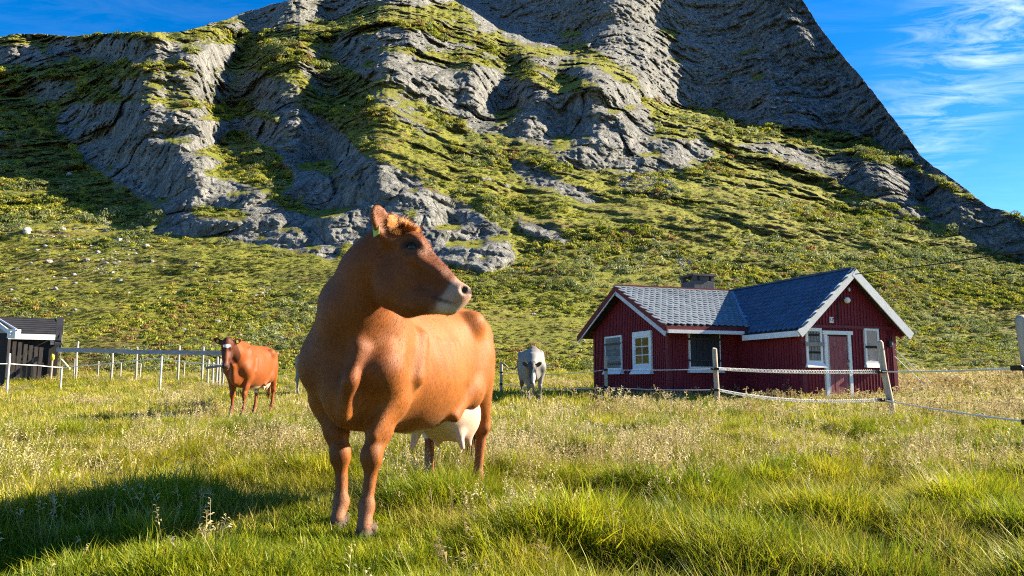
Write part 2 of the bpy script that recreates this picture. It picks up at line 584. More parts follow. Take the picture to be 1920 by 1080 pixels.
# the far wall stands askew: its left end lies further back
_fw = np.zeros(_MX.shape) + blur(_far.astype(float), 3)
_fs = samp(_fw, PX, PY)
LN = LN + side_blur(_fs, 4) * 0.20 * np.clip((1500 - PX) / 500, 0.0, 1.2)
YD = Y0 * np.exp(LN)


def terrain_detail(YD):
    X = XN * YD; Z = EYE + E_ * YD
    wx = X + 2.4 * fbm(X * 0.05, YD * 0.05, Z * 0.05 + 3, 4, 0.6); wz = Z + 2.4 * fbm(X * 0.05, YD * 0.05 + 9, Z * 0.05, 4, 0.6)
    n1 = fbm(wx * 0.030 - wz * 0.01, YD * 0.02, wz * 0.045 + wx * 0.02, 4, 0.5)
    n2 = fbm(wx * 0.13 + wz * 0.05, YD * 0.09, wz * 0.16, 5, 0.66, ridged=True)
    n4 = fbm(X * 0.55 + Z * 0.2, YD * 0.4, Z * 0.60, 4, 0.66, ridged=True)
    # jointed slabs: cells drawn out along the dip of the beds, each with its own tilt, open joints between
    sel = (ROCK * RGH > 0.12).ravel()
    a_ = 0.86 * wx - 0.50 * wz; b_ = 0.50 * wx + 0.86 * wz
    slabs = np.zeros(X.size, np.float32)
    for (la, lb, ly, amp, tilt_, gr, sd) in ((15.0, 15.0, 14.0, 2.0, 2.4, 1.5, 1), (5.0, 6.5, 6.0, 0.80, 0.9, 0.75, 2), (2.2, 2.6, 3.0, 0.30, 0.35, 0.30, 3)):
        f1, f2, bo, rr = cells((a_ / la).ravel()[sel], (YD / ly).ravel()[sel], (b_ / lb).ravel()[sel], sd)
        v = amp * (rr[:, 0] - 0.5) * 2 + tilt_ * ((rr[:, 1] - 0.5) * 2 * bo[0] + (rr[:, 2] - 0.45) * 1.1 * bo[2]) + gr * smooth_step(0.14, 0.0, f2 - f1)
        slabs[sel] += v.astype(np.float32)
    slabs = slabs.reshape(X.shape)
    n3 = fbm(X * 0.10, YD * 0.09, Z * 0.22, 4, 0.55)
    h = fbm(X * 0.55, YD * 0.40, Z * 0.95, 4, 0.62)
    n5 = fbm(X * 0.020 + Z * 0.036, YD * 0.012, Z * 0.012 - X * 0.006, 3, 0.5) + 0.55 * fbm(X * 0.055, YD * 0.04, Z * 0.10, 3, 0.5)
    hm = fbm(X * 0.20, YD * 0.16, Z * 0.40 + 7, 3, 0.5)
    roc = ROCK * RGH
    sc = 200.0 / np.maximum(YD, 60)            # in metres, not in proportion to the distance
    dm = roc * (-(3.2 - 2.0 * _fs) * n1 - 0.8 * (n2 - 0.2) + (0.62 - 0.2 * _fs) * slabs - 0.45 * n4) - (1 - 0.7 * ROCK) * 11.0 * n5 * np.clip(YD / 110, 0.5, 1.4) - (1.6 + 1.2 * (1 - ROCK)) * n3 * np.clip(YD / 90, 0.5, 2) - (3.2 * hm * (1 - ROCK) + 0.55 * h) * np.clip(YD / 100, 0.45, 2)
    ramp_ = smooth_step(0.0, 0.05, t)[:, None]
    return YD + dm * ramp_ * np.clip(YD / 120, 0.5, 1.5)


YD = terrain_detail(YD)
HX = XN * YD; HZ = EYE + E_ * YD
# back side of the ridge: falls away behind the skyline
back = []
for kx, (dy, dz) in enumerate(((3, -0.6), (14, -6), (60, -40), (160, -160))):
    back.append((HX[-1] * (YD[-1] + dy) / YD[-1], YD[-1] + dy, HZ[-1] + dz))
VX = np.concatenate([HX] + [b[0][None] for b in back]); VY = np.concatenate([YD] + [b[1][None] for b in back]); VZ = np.concatenate([HZ] + [b[2][None] for b in back])
nr, nc = VX.shape
idx = np.arange(nr * nc).reshape(nr, nc)
quads = np.stack([idx[:-1, :-1], idx[:-1, 1:], idx[1:, 1:], idx[1:, :-1]], -1).reshape(-1, 4)
me = mesh_np('mountain', np.stack([VX, VY, VZ], -1).reshape(-1, 3), quads)
pad = lambda a, v: np.concatenate([a, np.full((len(back), nc), v)]).ravel()
attr(me, 'rock', pad(ROCK, 1.0))


def new_mat(name):
    m = bpy.data.materials.new(name)
    m.use_nodes = True
    tr = m.node_tree
    for n in list(tr.nodes):
        tr.nodes.remove(n)
    o = tr.nodes.new('ShaderNodeOutputMaterial')
    b = tr.nodes.new('ShaderNodeBsdfPrincipled')
    b.inputs['Roughness'].default_value = 0.8
    b.inputs['Specular IOR Level'].default_value = 0.25
    tr.links.new(b.outputs[0], o.inputs[0])
    return m, tr, b


def noise(tr, vec, scale, detail=4.0, rough=0.55, dist=0.0):
    n = tr.nodes.new('ShaderNodeTexNoise')
    n.inputs['Scale'].default_value = scale
    n.inputs['Detail'].default_value = detail
    n.inputs['Roughness'].default_value = rough
    n.inputs['Distortion'].default_value = dist
    if vec is not None:
        tr.links.new(vec, n.inputs['Vector'])
    return n.outputs[0]


def mapping(tr, vec, scale=(1, 1, 1), rot=(0, 0, 0), loc=(0, 0, 0)):
    n = tr.nodes.new('ShaderNodeMapping')
    n.inputs['Scale'].default_value = scale
    n.inputs['Rotation'].default_value = rot
    n.inputs['Location'].default_value = loc
    tr.links.new(vec, n.inputs[0])
    return n.outputs[0]


def bump(tr, b, h, strength=0.4, dist=0.02):
    n = tr.nodes.new('ShaderNodeBump')
    n.inputs['Strength'].default_value = strength
    n.inputs['Distance'].default_value = dist
    tr.links.new(h, n.inputs['Height'])
    tr.links.new(n.outputs[0], b.inputs['Normal'])
    return n


def attrib(tr, name, out='Fac', kind='GEOMETRY'):
    n = tr.nodes.new('ShaderNodeAttribute')
    n.attribute_name = name
    n.attribute_type = kind
    return n.outputs[out]


def mountain_material():
    m, tr, b = new_mat('mountain')
    pos = N(tr, 'ShaderNodeNewGeometry')
    P = pos.outputs['Position']
    rk = attrib(tr, 'rock')
    sn = N(tr, 'ShaderNodeSeparateXYZ')
    tr.links.new(pos.outputs['Normal'], sn.inputs[0])
    up = sn.outputs[2]
    n1 = noise(tr, P, 0.10, 8, 0.7)
    n2 = noise(tr, mapping(tr, P, (1, 1, 0.35)), 0.35, 8, 0.7, 0.6)
    n3 = noise(tr, mapping(tr, P, (1, 1, 1.6)), 1.1, 7, 0.7)
    nfine = noise(tr, P, 4.0, 5, 0.7)
    # where rock shows: painted bareness, steep faces, broken edge
    s = math_node(tr, 'ADD', rk, math_node(tr, 'MULTIPLY', math_node(tr, 'SUBTRACT', 0.62, up), 0.95))
    s = math_node(tr, 'ADD', s, math_node(tr, 'MULTIPLY', math_node(tr, 'SUBTRACT', n3, 0.5), 1.5))
    s = math_node(tr, 'ADD', s, math_node(tr, 'MULTIPLY', math_node(tr, 'SUBTRACT', n1, 0.5), 0.8))
    mask = ramp(tr, s, [(0.43, 0.0), (0.58, 1.0)])
    rock = ramp(tr, n2, [(0.25, (0.095, 0.100, 0.097)), (0.44, (0.205, 0.212, 0.200)), (0.58, (0.325, 0.325, 0.300)), (0.8, (0.45, 0.44, 0.40))])
    lich = ramp(tr, noise(tr, P, 0.5, 6, 0.7), [(0.5, 0.0), (0.72, 1.0)])
    rock = mix(tr, math_node(tr, 'MULTIPLY', lich, 0.35), rock, (0.17, 0.17, 0.10))
    strk = noise(tr, mapping(tr, P, (1.2, 1.2, 0.09)), 0.6, 6, 0.7)
    rock = mix(tr, ramp(tr, strk, [(0.54, 0.0), (0.70, 0.6)]), rock, (0.085, 0.085, 0.09))
    g1 = ramp(tr, n1, [(0.25, (0.10, 0.125, 0.020)), (0.43, (0.20, 0.225, 0.026)), (0.56, (0.30, 0.295, 0.034)), (0.75, (0.35, 0.29, 0.07))])
    g2 = ramp(tr, n3, [(0.3, (0.040, 0.052, 0.016)), (0.5, (0.17, 0.185, 0.030)), (0.7, (0.34, 0.315, 0.06))])
    gr = mix(tr, 0.5, g1, g2)
    gr = mix(tr, ramp(tr, noise(tr, mapping(tr, P, (0.6, 1, 2.5)), 0.22, 4, 0.6), [(0.52, 0.0), (0.66, 0.7)]), gr, (0.17, 0.115, 0.05))
    col = mix(tr, mask, gr, rock)
    tr.links.new(col, b.inputs['Base Color'])
    b.inputs['Roughness'].default_value = 0.9
    b.inputs['Specular IOR Level'].default_value = 0.15
    h = math_node(tr, 'ADD', math_node(tr, 'MULTIPLY', n3, 0.9), math_node(tr, 'MULTIPLY', nfine, 0.22))
    cr = N(tr, 'ShaderNodeTexVoronoi', feature='DISTANCE_TO_EDGE', i_Scale=0.35)
    tr.links.new(mapping(tr, P, (1.0, 1.0, 0.55)), cr.inputs['Vector'])
    crk = ramp(tr, cr.outputs['Distance'], [(0.0, 0.0), (0.08, 1.0)])
    h = math_node(tr, 'ADD', h, math_node(tr, 'MULTIPLY', math_node(tr, 'MULTIPLY', crk, mask), 0.25))
    cr2 = N(tr, 'ShaderNodeTexVoronoi', feature='DISTANCE_TO_EDGE', i_Scale=1.1, i_Randomness=1.0)
    wv_ = N(tr, 'ShaderNodeVectorMath', operation='ADD')
    tr.links.new(mapping(tr, P, (1.0, 1.0, 0.7), rot=(0.0, 0.6, 0.0)), wv_.inputs[0])
    nv = N(tr, 'ShaderNodeTexNoise', i_Scale=0.8, i_Detail=4.0)
    tr.links.new(P, nv.inputs['Vector']); tr.links.new(nv.outputs['Color'], wv_.inputs[1])
    tr.links.new(wv_.outputs[0], cr2.inputs['Vector'])
    crk2 = ramp(tr, cr2.outputs['Distance'], [(0.0, 0.0), (0.06, 1.0)])
    h = math_node(tr, 'ADD', h, math_node(tr, 'MULTIPLY', math_node(tr, 'MULTIPLY', crk2, mask), 0.16))
    col2 = mix(tr, math_node(tr, 'MULTIPLY', math_node(tr, 'MULTIPLY', math_node(tr, 'SUBTRACT', 1.0, crk), mask), 0.6), col, (0.05, 0.05, 0.05))
    tr.links.new(col2, b.inputs['Base Color'])
    bump(tr, b, h, 1.0, 1.1)
    return m


MT_MAT = mountain_material()
mt = link('mountain', me, MT_MAT)
tag(mt, kind='structure')

# meadow: one sheet, fine near the camera
gx = np.unique(np.concatenate([np.linspace(-70, -14, 57), np.linspace(-14, 16, 241), np.linspace(16, 80, 65)]))
gy = np.unique(np.concatenate([np.linspace(-40, 0, 21), np.linspace(0, 30, 241), np.linspace(30, 62, 65)]))
MXg, MYg = np.meshgrid(gx, gy)
MZg = ground(MXg, MYg)
# far beyond, behind the camera: the valley floor goes on flat
idx = np.arange(MXg.size).reshape(MXg.shape)
quads = np.stack([idx[:-1, :-1], idx[:-1, 1:], idx[1:, 1:], idx[1:, :-1]], -1).reshape(-1, 4)
gme = mesh_np('meadow', np.stack([MXg, MYg, MZg], -1).reshape(-1, 3), quads)


def meadow_material():
    m, tr, b = new_mat('meadow')
    P = N(tr, 'ShaderNodeNewGeometry').outputs['Position']
    a = ramp(tr, noise(tr, P, 0.6, 6, 0.6), [(0.3, (0.06, 0.07, 0.014)), (0.5, (0.13, 0.14, 0.022)), (0.7, (0.20, 0.17, 0.05))])
    c = ramp(tr, noise(tr, P, 14, 6, 0.7), [(0.3, (0.03, 0.03, 0.012)), (0.6, (0.14, 0.15, 0.04))])
    tr.links.new(mix(tr, 0.5, a, c), b.inputs['Base Color'])
    bump(tr, b, noise(tr, P, 30, 5, 0.7), 0.8, 0.03)
    return m


md = link('meadow', gme, meadow_material())
tag(md, kind='structure')
# valley floor behind and beside, out to the horizon
vf = MB()
vf.add([(-3000, -3000, -1.0), (3000, -3000, -1.0), (3000, 3000, -1.0), (-3000, 3000, -1.0)], [(0, 1, 2, 3)])
tag(vf.build('valley_floor', md.data.materials[0]), kind='structure')


# ------------------------------------------------------------------ plants that nobody could count
def leaf_material(name, stops, scale=0.5, trans=0.45, rnd=0.35):
    m = bpy.data.materials.new(name)
    m.use_nodes = True
    tr = m.node_tree
    for n in list(tr.nodes):
        tr.nodes.remove(n)
    o = tr.nodes.new('ShaderNodeOutputMaterial')
    P = N(tr, 'ShaderNodeNewGeometry').outputs['Position']
    oi = N(tr, 'ShaderNodeObjectInfo')
    f = math_node(tr, 'ADD', noise(tr, P, scale, 4, 0.6), math_node(tr, 'MULTIPLY', math_node(tr, 'SUBTRACT', oi.outputs['Random'], 0.5), rnd))
    col = ramp(tr, f, stops)
    d = N(tr, 'ShaderNodeBsdfDiffuse'); tr.links.new(col, d.inputs[0])
    tl = N(tr, 'ShaderNodeBsdfTranslucent'); tr.links.new(col, tl.inputs[0])
    gl = N(tr, 'ShaderNodeBsdfGlossy'); gl.inputs['Roughness'].default_value = 0.45
    gl.inputs[0].default_value = (0.8, 0.8, 0.75, 1)
    m1 = N(tr, 'ShaderNodeMixShader'); m1.inputs[0].default_value = trans
    tr.links.new(d.outputs[0], m1.inputs[1]); tr.links.new(tl.outputs[0], m1.inputs[2])
    m2 = N(tr, 'ShaderNodeMixShader'); m2.inputs[0].default_value = 0.018
    tr.links.new(m1.outputs[0], m2.inputs[1]); tr.links.new(gl.outputs[0], m2.inputs[2])
    tr.links.new(m2.outputs[0], o.inputs[0])
    return m


M_GREEN = leaf_material('grass_green', [(0.25, (0.070, 0.120, 0.007)), (0.45, (0.185, 0.240, 0.009)), (0.58, (0.32, 0.325, 0.012)), (0.8, (0.45, 0.37, 0.032))], 0.45)
M_DRY = leaf_material('grass_dry', [(0.25, (0.24, 0.235, 0.020)), (0.5, (0.38, 0.335, 0.045)), (0.8, (0.52, 0.43, 0.12))], 0.6, 0.35)
M_SEED = leaf_material('grass_seed', [(0.25, (0.28, 0.20, 0.080)), (0.5, (0.46, 0.38, 0.175)), (0.8, (0.64, 0.56, 0.34))], 0.7, 0.35)
M_BUSH = leaf_material('shrub_leaf', [(0.26, (0.07, 0.09, 0.014)), (0.40, (0.17, 0.20, 0.020)), (0.50, (0.25, 0.275, 0.024)), (0.64, (0.36, 0.34, 0.034)), (0.76, (0.25, 0.155, 0.055))], 0.06, 0.42, 0.5)
M_DARKBUSH = leaf_material('dark_shrub_leaf', [(0.25, (0.028, 0.040, 0.012)), (0.5, (0.065, 0.085, 0.018)), (0.7, (0.13, 0.14, 0.024)), (0.85, (0.12, 0.075, 0.03))], 0.08, 0.30, 0.6)
M_WILLOW = leaf_material('willow_leaf', [(0.25, (0.12, 0.155, 0.05)), (0.5, (0.21, 0.24, 0.085)), (0.8, (0.31, 0.33, 0.14))], 0.1, 0.40, 0.5)


def blade(V, Fc, base, ang, h, w, lean, curl, segs=3):
    n = len(V)
    dx, dy = math.cos(ang), math.sin(ang)
    sx_, sy_ = -dy, dx
    for i in range(segs + 1):
        t_ = i / segs
        off = lean * h * t_ + curl * h * t_ * t_
        z = h * t_ * (1 - 0.35 * abs(curl) * t_)
        ww = w * (1 - t_) ** 0.7 * 0.5
        x = base[0] + dx * off; y = base[1] + dy * off
        if i < segs:
            V.append((x - sx_ * ww, y - sy_ * ww, base[2] + z)); V.append((x + sx_ * ww, y + sy_ * ww, base[2] + z))
        else:
            V.append((x, y, base[2] + z))
    for i in range(segs - 1):
        a = n + 2 * i
        Fc.append((a, a + 1, a + 3, a + 2))
    a = n + 2 * (segs - 1)
    Fc.append((a, a + 1, a + 2))


def tuft(name, r, nb, h0, h1, w, mat, segs=3, lean=0.25, curl=0.55, stems=0, sh=0.5, headmat=None, sw=0.0028, hl=0.11):
    V = []; Fc = []
    for _ in range(nb):
        a = random.uniform(0, 6.283); q = r * math.sqrt(random.random())
        b = (q * math.cos(a), q * math.sin(a), -0.02)
        blade(V, Fc, b, a + random.gauss(0, 1.1), random.uniform(h0, h1), w * random.uniform(0.7, 1.3), random.uniform(0, lean), random.uniform(0.05, curl), segs)
    nleaf = len(Fc)
    for _ in range(stems):
        a = random.uniform(0, 6.283); q = r * math.sqrt(random.random())
        x0, y0 = q * math.cos(a), q * math.sin(a)
        hh = sh * random.uniform(0.65, 1.1); an = random.uniform(0, 6.283); ln = random.uniform(0.03, 0.28)
        top = Vector((x0 + math.cos(an) * ln * hh, y0 + math.sin(an) * ln * hh, hh))
        n = len(V)
        sx_, sy_ = -math.sin(an) * sw / 2, math.cos(an) * sw / 2
        V += [(x0 - sx_, y0 - sy_, 0), (x0 + sx_, y0 + sy_, 0), (top.x + sx_ * 0.6, top.y + sy_ * 0.6, hh), (top.x - sx_ * 0.6, top.y - sy_ * 0.6, hh)]
        Fc.append((n, n + 1, n + 2, n + 3))
        # loose panicle: short drooping branchlets
        kk = 9 if segs >= 3 else 5
        for j in range(kk):
            t_ = j / kk
            pz = hh - hl * t_ * hh / sh; cx = top.x - (top.x - x0) * hl * t_ / sh; cy = top.y - (top.y - y0) * hl * t_ / sh
            aa = random.uniform(0, 6.283); L = (0.012 + 0.028 * t_) * random.uniform(0.6, 1.3) * (1.0 if segs >= 3 else 1.6)
            ex, ey = math.cos(aa) * L, math.sin(aa) * L
            wq = 0.0035 if segs >= 3 else 0.011
            n = len(V)
            V += [(cx, cy, pz), (cx + ex * 0.6 - math.sin(aa) * wq, cy + ey * 0.6 + math.cos(aa) * wq, pz + L * 0.5), (cx + ex, cy + ey, pz + L * 0.25), (cx + ex * 0.6 + math.sin(aa) * wq, cy + ey * 0.6 - math.cos(aa) * wq, pz + L * 0.35)]
            Fc.append((n, n + 1, n + 2, n + 3))
    me = bpy.data.meshes.new(name)
    me.from_pydata(V, [], Fc)
    me.materials.append(mat)
    if stems:
        me.materials.append(headmat)
        mi = np.zeros(len(Fc), np.int32); mi[nleaf:] = 1
        me.polygons.foreach_set('material_index', mi)
    me.update()
    return bpy.data.objects.new(name, me)


def shrub(name, mat, nl=90, flat=0.55, ls=0.16):
    V = []; Fc = []
    for _ in range(nl):
        # leaf clusters over a low uneven dome
        a = random.uniform(0, 6.283); u = random.uniform(0.0, 1.0)
        el = math.asin(u)
        lump = 0.62 + 0.38 * math.sin(3 * a + 1.3 * u * 5) * random.uniform(0.4, 1.0)
        rr = (0.75 + 0.25 * random.random()) * (0.75 + 0.35 * lump)
        c = Vector((rr * math.cos(a) * math.cos(el), rr * math.sin(a) * math.cos(el), rr * flat * math.sin(el)))
        nrm = (Vector((c.x, c.y, c.z * 2)).normalized() + Vector((random.gauss(0, .5), random.gauss(0, .5), random.gauss(0.2, .5)))).normalized()
        s = nrm.orthogonal().normalized(); w = nrm.cross(s)
        aa = random.uniform(0, 6.283); s, w = s * math.cos(aa) + w * math.sin(aa), w * math.cos(aa) - s * math.sin(aa)
        l = ls * random.uniform(0.7, 1.6)
        n = len(V)
        V += [tuple(c - s * l), tuple(c + w * l * 0.55 + nrm * l * 0.2), tuple(c + s * l), tuple(c - w * l * 0.55 + nrm * l * 0.2)]
        Fc.append((n, n + 1, n + 2, n + 3))
    me = bpy.data.meshes.new(name)
    me.from_pydata(V, [], Fc)
    me.materials.append(mat)
    me.update()
    return bpy.data.objects.new(name, me)


def scatter(name, protos, pts, rotz, tilt, scale, pick, mat=None):
    """one object: instances of the prototypes on the given points"""
    col = bpy.data.collections.new(name + '_kinds')
    for p in protos:
        col.objects.link(p)
    me = bpy.data.meshes.new(name)
    n = len(pts)
    me.vertices.add(n)
    me.vertices.foreach_set('co', np.asarray(pts, np.float32).ravel())
    a = me.attributes.new('turn', 'FLOAT_VECTOR', 'POINT')
    a.data.foreach_set('vector', np.stack([tilt[0], tilt[1], rotz], -1).astype(np.float32).ravel())
    a = me.attributes.new('grow', 'FLOAT_VECTOR', 'POINT')
    sc_ = np.asarray(scale, np.float32)
    if sc_.ndim == 1:
        sc_ = np.stack([sc_, sc_, sc_], -1)
    a.data.foreach_set('vector', sc_.ravel())
    a = me.attributes.new('pick', 'INT', 'POINT')
    a.data.foreach_set('value', np.asarray(pick, np.int32))
    o = link(name, me)
    g = bpy.data.node_groups.new(name, 'GeometryNodeTree')
    g.interface.new_socket('Geometry', in_out='INPUT', socket_type='NodeSocketGeometry')
    g.interface.new_socket('Geometry', in_out='OUTPUT', socket_type='NodeSocketGeometry')
    gi = g.nodes.new('NodeGroupInput'); go = g.nodes.new('NodeGroupOutput')
    ip = g.nodes.new('GeometryNodeInstanceOnPoints')
    ci = g.nodes.new('GeometryNodeCollectionInfo')
    ci.inputs['Collection'].default_value = col
    ci.inputs['Separate Children'].default_value = True
    ci.inputs['Reset Children'].default_value = True
    ip.inputs['Pick Instance'].default_value = True

    def na(nm, dt):
        q = g.nodes.new('GeometryNodeInputNamedAttribute'); q.data_type = dt; q.inputs['Name'].default_value = nm
        return q.outputs['Attribute']
    er = g.nodes.new('FunctionNodeEulerToRotation')
    g.links.new(na('turn', 'FLOAT_VECTOR'), er.inputs[0])
    g.links.new(gi.outputs[0], ip.inputs['Points'])
    g.links.new(ci.outputs[0], ip.inputs['Instance'])
    g.links.new(na('pick', 'INT'), ip.inputs['Instance Index'])
    g.links.new(er.outputs[0], ip.inputs['Rotation'])
    g.links.new(na('grow', 'FLOAT_VECTOR'), ip.inputs['Scale'])
    g.links.new(ip.outputs[0], go.inputs[0])
    md_ = o.modifiers.new('scatter', 'NODES')
    md_.node_group = g
    return o


# low shrubs, heather and grass hummocks on the mountain's green parts
def mountain_cover(n, lo, hi, willow, name, kinds, kmax, seed):
    # kinds[:3] low pale cushions and grass, kinds[3:] darker, taller bushes that grow in patches
    r = np.random.default_rng(seed)
    i = r.integers(2, NT - 2, n); j = r.integers(60, len(_xs) - 60, n)
    rk = ROCK[i, j]; y = YD[i, j]
    X = HX[i, j]; Z = HZ[i, j]
    patch = fbm(X * 0.05, y * 0.05, Z * 0.08 + willow, 3, 0.6)
    # slope facing: skip overhanging and sheer ground
    dz = HZ[i + 1, j] - HZ[i - 1, j]; dy = YD[i + 1, j] - YD[i - 1, j]
    ok = (rk + 0.5 * r.random(n) < 0.56) & (dz < 2.2 * np.abs(dy) + 0.0) & (patch > willow * 0.0 - 0.28 + (0.25 - 0.22 * smooth_step(-0.05, 0.3, X / y) if willow else 0))
    clump = fbm(X * 0.045 + 0.03 * Z, y * 0.03, Z * 0.11 + 5, 4, 0.62)[ok]
    i, j, y, X, Z = i[ok], j[ok], y[ok], X[ok], Z[ok]
    bush = clump + 0.10 * r.normal(0, 1, len(i)) > 0.10
    n = len(i)
    s = y / F * r.uniform(lo, hi, n) * np.clip(0.8 + 0.9 * patch[ok], 0.4, 1.6) * np.where(bush, 1.5, 0.8)
    pts = np.stack([X, y, Z - 0.1 * s], -1)
    return scatter(name, kinds, pts, r.uniform(0, 6.28, n), (r.normal(0, .12, n), r.normal(0, .12, n)), np.stack([s * r.uniform(.8, 1.7, n), s * r.uniform(.8, 1.3, n), s * r.uniform(.6, 1.3, n) * np.where(bush, 1.5, 0.55)], -1), np.where(bush & (willow == 0), r.integers(3, max(kmax, 4), n), r.integers(0, 3, n)))


tag(mountain_cover(85000, 2.5, 7.5, 0.0, 'shrub_cover', [shrub('shrub_kind', M_BUSH, 80, 0.5, 0.17) for _ in range(3)] + [shrub('dark_shrub_kind', M_DARKBUSH, 90, 0.75, 0.15) for _ in range(3)], 6, 11), kind='stuff')
tag(mountain_cover(30000, 3.0, 8.0, 1.0, 'willow_scrub', [shrub('willow_kind', M_WILLOW, 80, 0.8, 0.15) for _ in range(3)], 3, 12), kind='stuff')


# meadow grass
def grass_field():
    near = [tuft('tuft_green', 0.075, 42, 0.035, 0.135, 0.0058, M_GREEN, 3, 0.4, 0.8) for _ in range(3)]
    near += [tuft('tuft_short', 0.075, 38, 0.03, 0.08, 0.0055, M_GREEN, 3, 0.5, 0.8) for _ in range(2)]
    near += [tuft('tuft_dry', 0.08, 34, 0.05, 0.18, 0.0045, M_DRY, 3, 0.6, 1.0) for _ in range(2)]
    near += [tuft('tuft_seed', 0.08, 26, 0.06, 0.18, 0.0045, M_DRY, 3, 0.4, 0.7, 2, 0.30, M_SEED, 0.0020) for _ in range(3)]
    near += [tuft('tussock', 0.11, 110, 0.05, 0.155, 0.0058, M_GREEN, 3, 0.75, 0.9) for _ in range(3)]
    far = [tuft('sward_green', 0.20, 60, 0.06, 0.17, 0.012, M_GREEN, 2) for _ in range(3)]
    far += [tuft('sward_dry', 0.20, 50, 0.05, 0.17, 0.010, M_DRY, 2, 0.5, 0.8) for _ in range(2)]
    far += [tuft('sward_seed', 0.22, 40, 0.05, 0.16, 0.011, M_DRY, 2, 0.4, 0.7, 8, 0.30, M_SEED, 0.005, 0.11) for _ in range(3)]
    r = np.random.default_rng(21)

    def field(n, y0, y1, power):
        u = r.random(n)
        # between log-uniform and uniform in depth
        Y = (y0 ** power + (y1 ** power - y0 ** power) * u) ** (1 / power)
        xn = r.uniform(-0.98, 0.98, n)
        X = xn * Y + r.normal(0, 0.1, n)
        return X, Y

    def build(name, protos, n, y0, y1, power, isnear):
        X, Y = field(n, y0, y1, power)
        g1 = tussock(X, Y)      # tussocks
        g2 = fbm(X * 0.16, Y * 0.16, 0 * X + 5.0, 3, 0.6)      # dry against lush
        xn = X / Y
        dry = g2 * 1.3 + 0.6 * fbm(X * 1.3, Y * 1.3, 0 * X + 15.0, 2, 0.6) + r.normal(0, 0.22, n)
        # the back of the field and its right side have gone to seed, the foreground is green
        dry = dry - 0.15 + 0.14 * smooth_step(5.0, 10, Y) - 0.12 * smooth_step(24, 30, Y) * smooth_step(-0.3, -0.1, xn) + 0.26 * smooth_step(0.10, 0.40, xn) * smooth_step(9, 15, Y) - 0.12 * smooth_step(6, 2.5, Y) - 0.10 * smooth_step(0.0, 0.5, xn) * smooth_step(8, 4, Y)
        short = (smooth_step(5.2, 3.2, Y) * smooth_step(0.15, -0.10, xn) + 0.5 * smooth_step(3.0, 2.2, Y)) > r.random(n) * 0.75
        hoof = np.minimum(np.hypot(X + 0.80, Y - 4.05), np.hypot(X + 1.02, Y - 4.30)) < 0.34 + 0.1 * r.random(n)
        hoof |= (np.abs(X + 0.85 - (Y - 3.4) * -0.1) < 0.38) & (Y < 4.1) & (Y > 2.9) & (r.random(n) < 0.8)
        short = short | hoof
        keep = r.random(n) < np.clip(0.68 + 3.2 * g1, 0.03, 1.0)
        if isnear:
            pick = np.where(dry > 0.42, r.integers(7, 10, n), np.where(dry > 0.2, r.integers(5, 7, n), r.integers(0, 3, n)))
            pick = np.where((pick < 3) & (g1 + 0.12 * r.normal(0, 1, n) > 0.12), r.integers(10, 13, n), pick)
            pick = np.where(short, np.where(dry > 0.35, r.integers(5, 7, n), r.integers(3, 5, n)), pick)
        else:
            pick = np.where(dry > 0.40, r.integers(5, 8, n), np.where(dry > 0.2, r.integers(3, 5, n), r.integers(0, 3, n)))
        s = np.clip(0.95 + 1.1 * g1, 0.42, 1.4) * r.uniform(0.7, 1.3, n)
        if not isnear:
            s = s * np.where(xn < -0.02, 0.62, 0.85)
        hsc = s * np.where(hoof, 0.5, np.where(short, 0.75, 1.0))
        wsc = s
        if not isnear:
            wsc = s * np.clip(Y / 12, 0.9, 2.2)
        keep &= ~((X < -60) | (X > 70))
        keep &= allowed(X, Y)
        X, Y = X[keep], Y[keep]
        Z = ground(X, Y)
        n2 = len(X)
        return scatter(name, protos, np.stack([X, Y, Z], -1), r.uniform(0, 6.28, n2), (r.normal(0, .24, n2), r.normal(0.0, .24, n2)), np.stack([wsc, wsc, hsc], -1)[keep], pick[keep])
    tag(build('meadow_grass', near, 66000, 1.35, 11.0, 0.9, True), kind='stuff')
    tag(build('meadow_grass', far, 42000, 9.0, 44.0, 0.55, False), kind='stuff')


HOUSE_TH = math.radians(19.07)
HOUSE_O = (7.258, 24.521)


def allowed(X, Y):
    """no grass inside the house or the barn"""
    c, s = math.cos(HOUSE_TH), math.sin(HOUSE_TH)
    dx = X - HOUSE_O[0]; dy = Y - HOUSE_O[1]
    u = dx * c + dy * s; v = dx * s - dy * c
    ins = ((np.abs(u) < 1.45) & (v > -2.3) & (v < 5.0)) | ((u > -3.85) & (u < 0) & (np.abs(v) < 2.3))
    for (hx_, hy_, hr_) in BARE:
        ins = ins | (np.hypot(X - hx_, Y - hy_) < hr_ * (0.55 + 0.5 * pnoise(X * 5, Y * 5, 0 * X + 3)))
    return ~ins


grass_field()


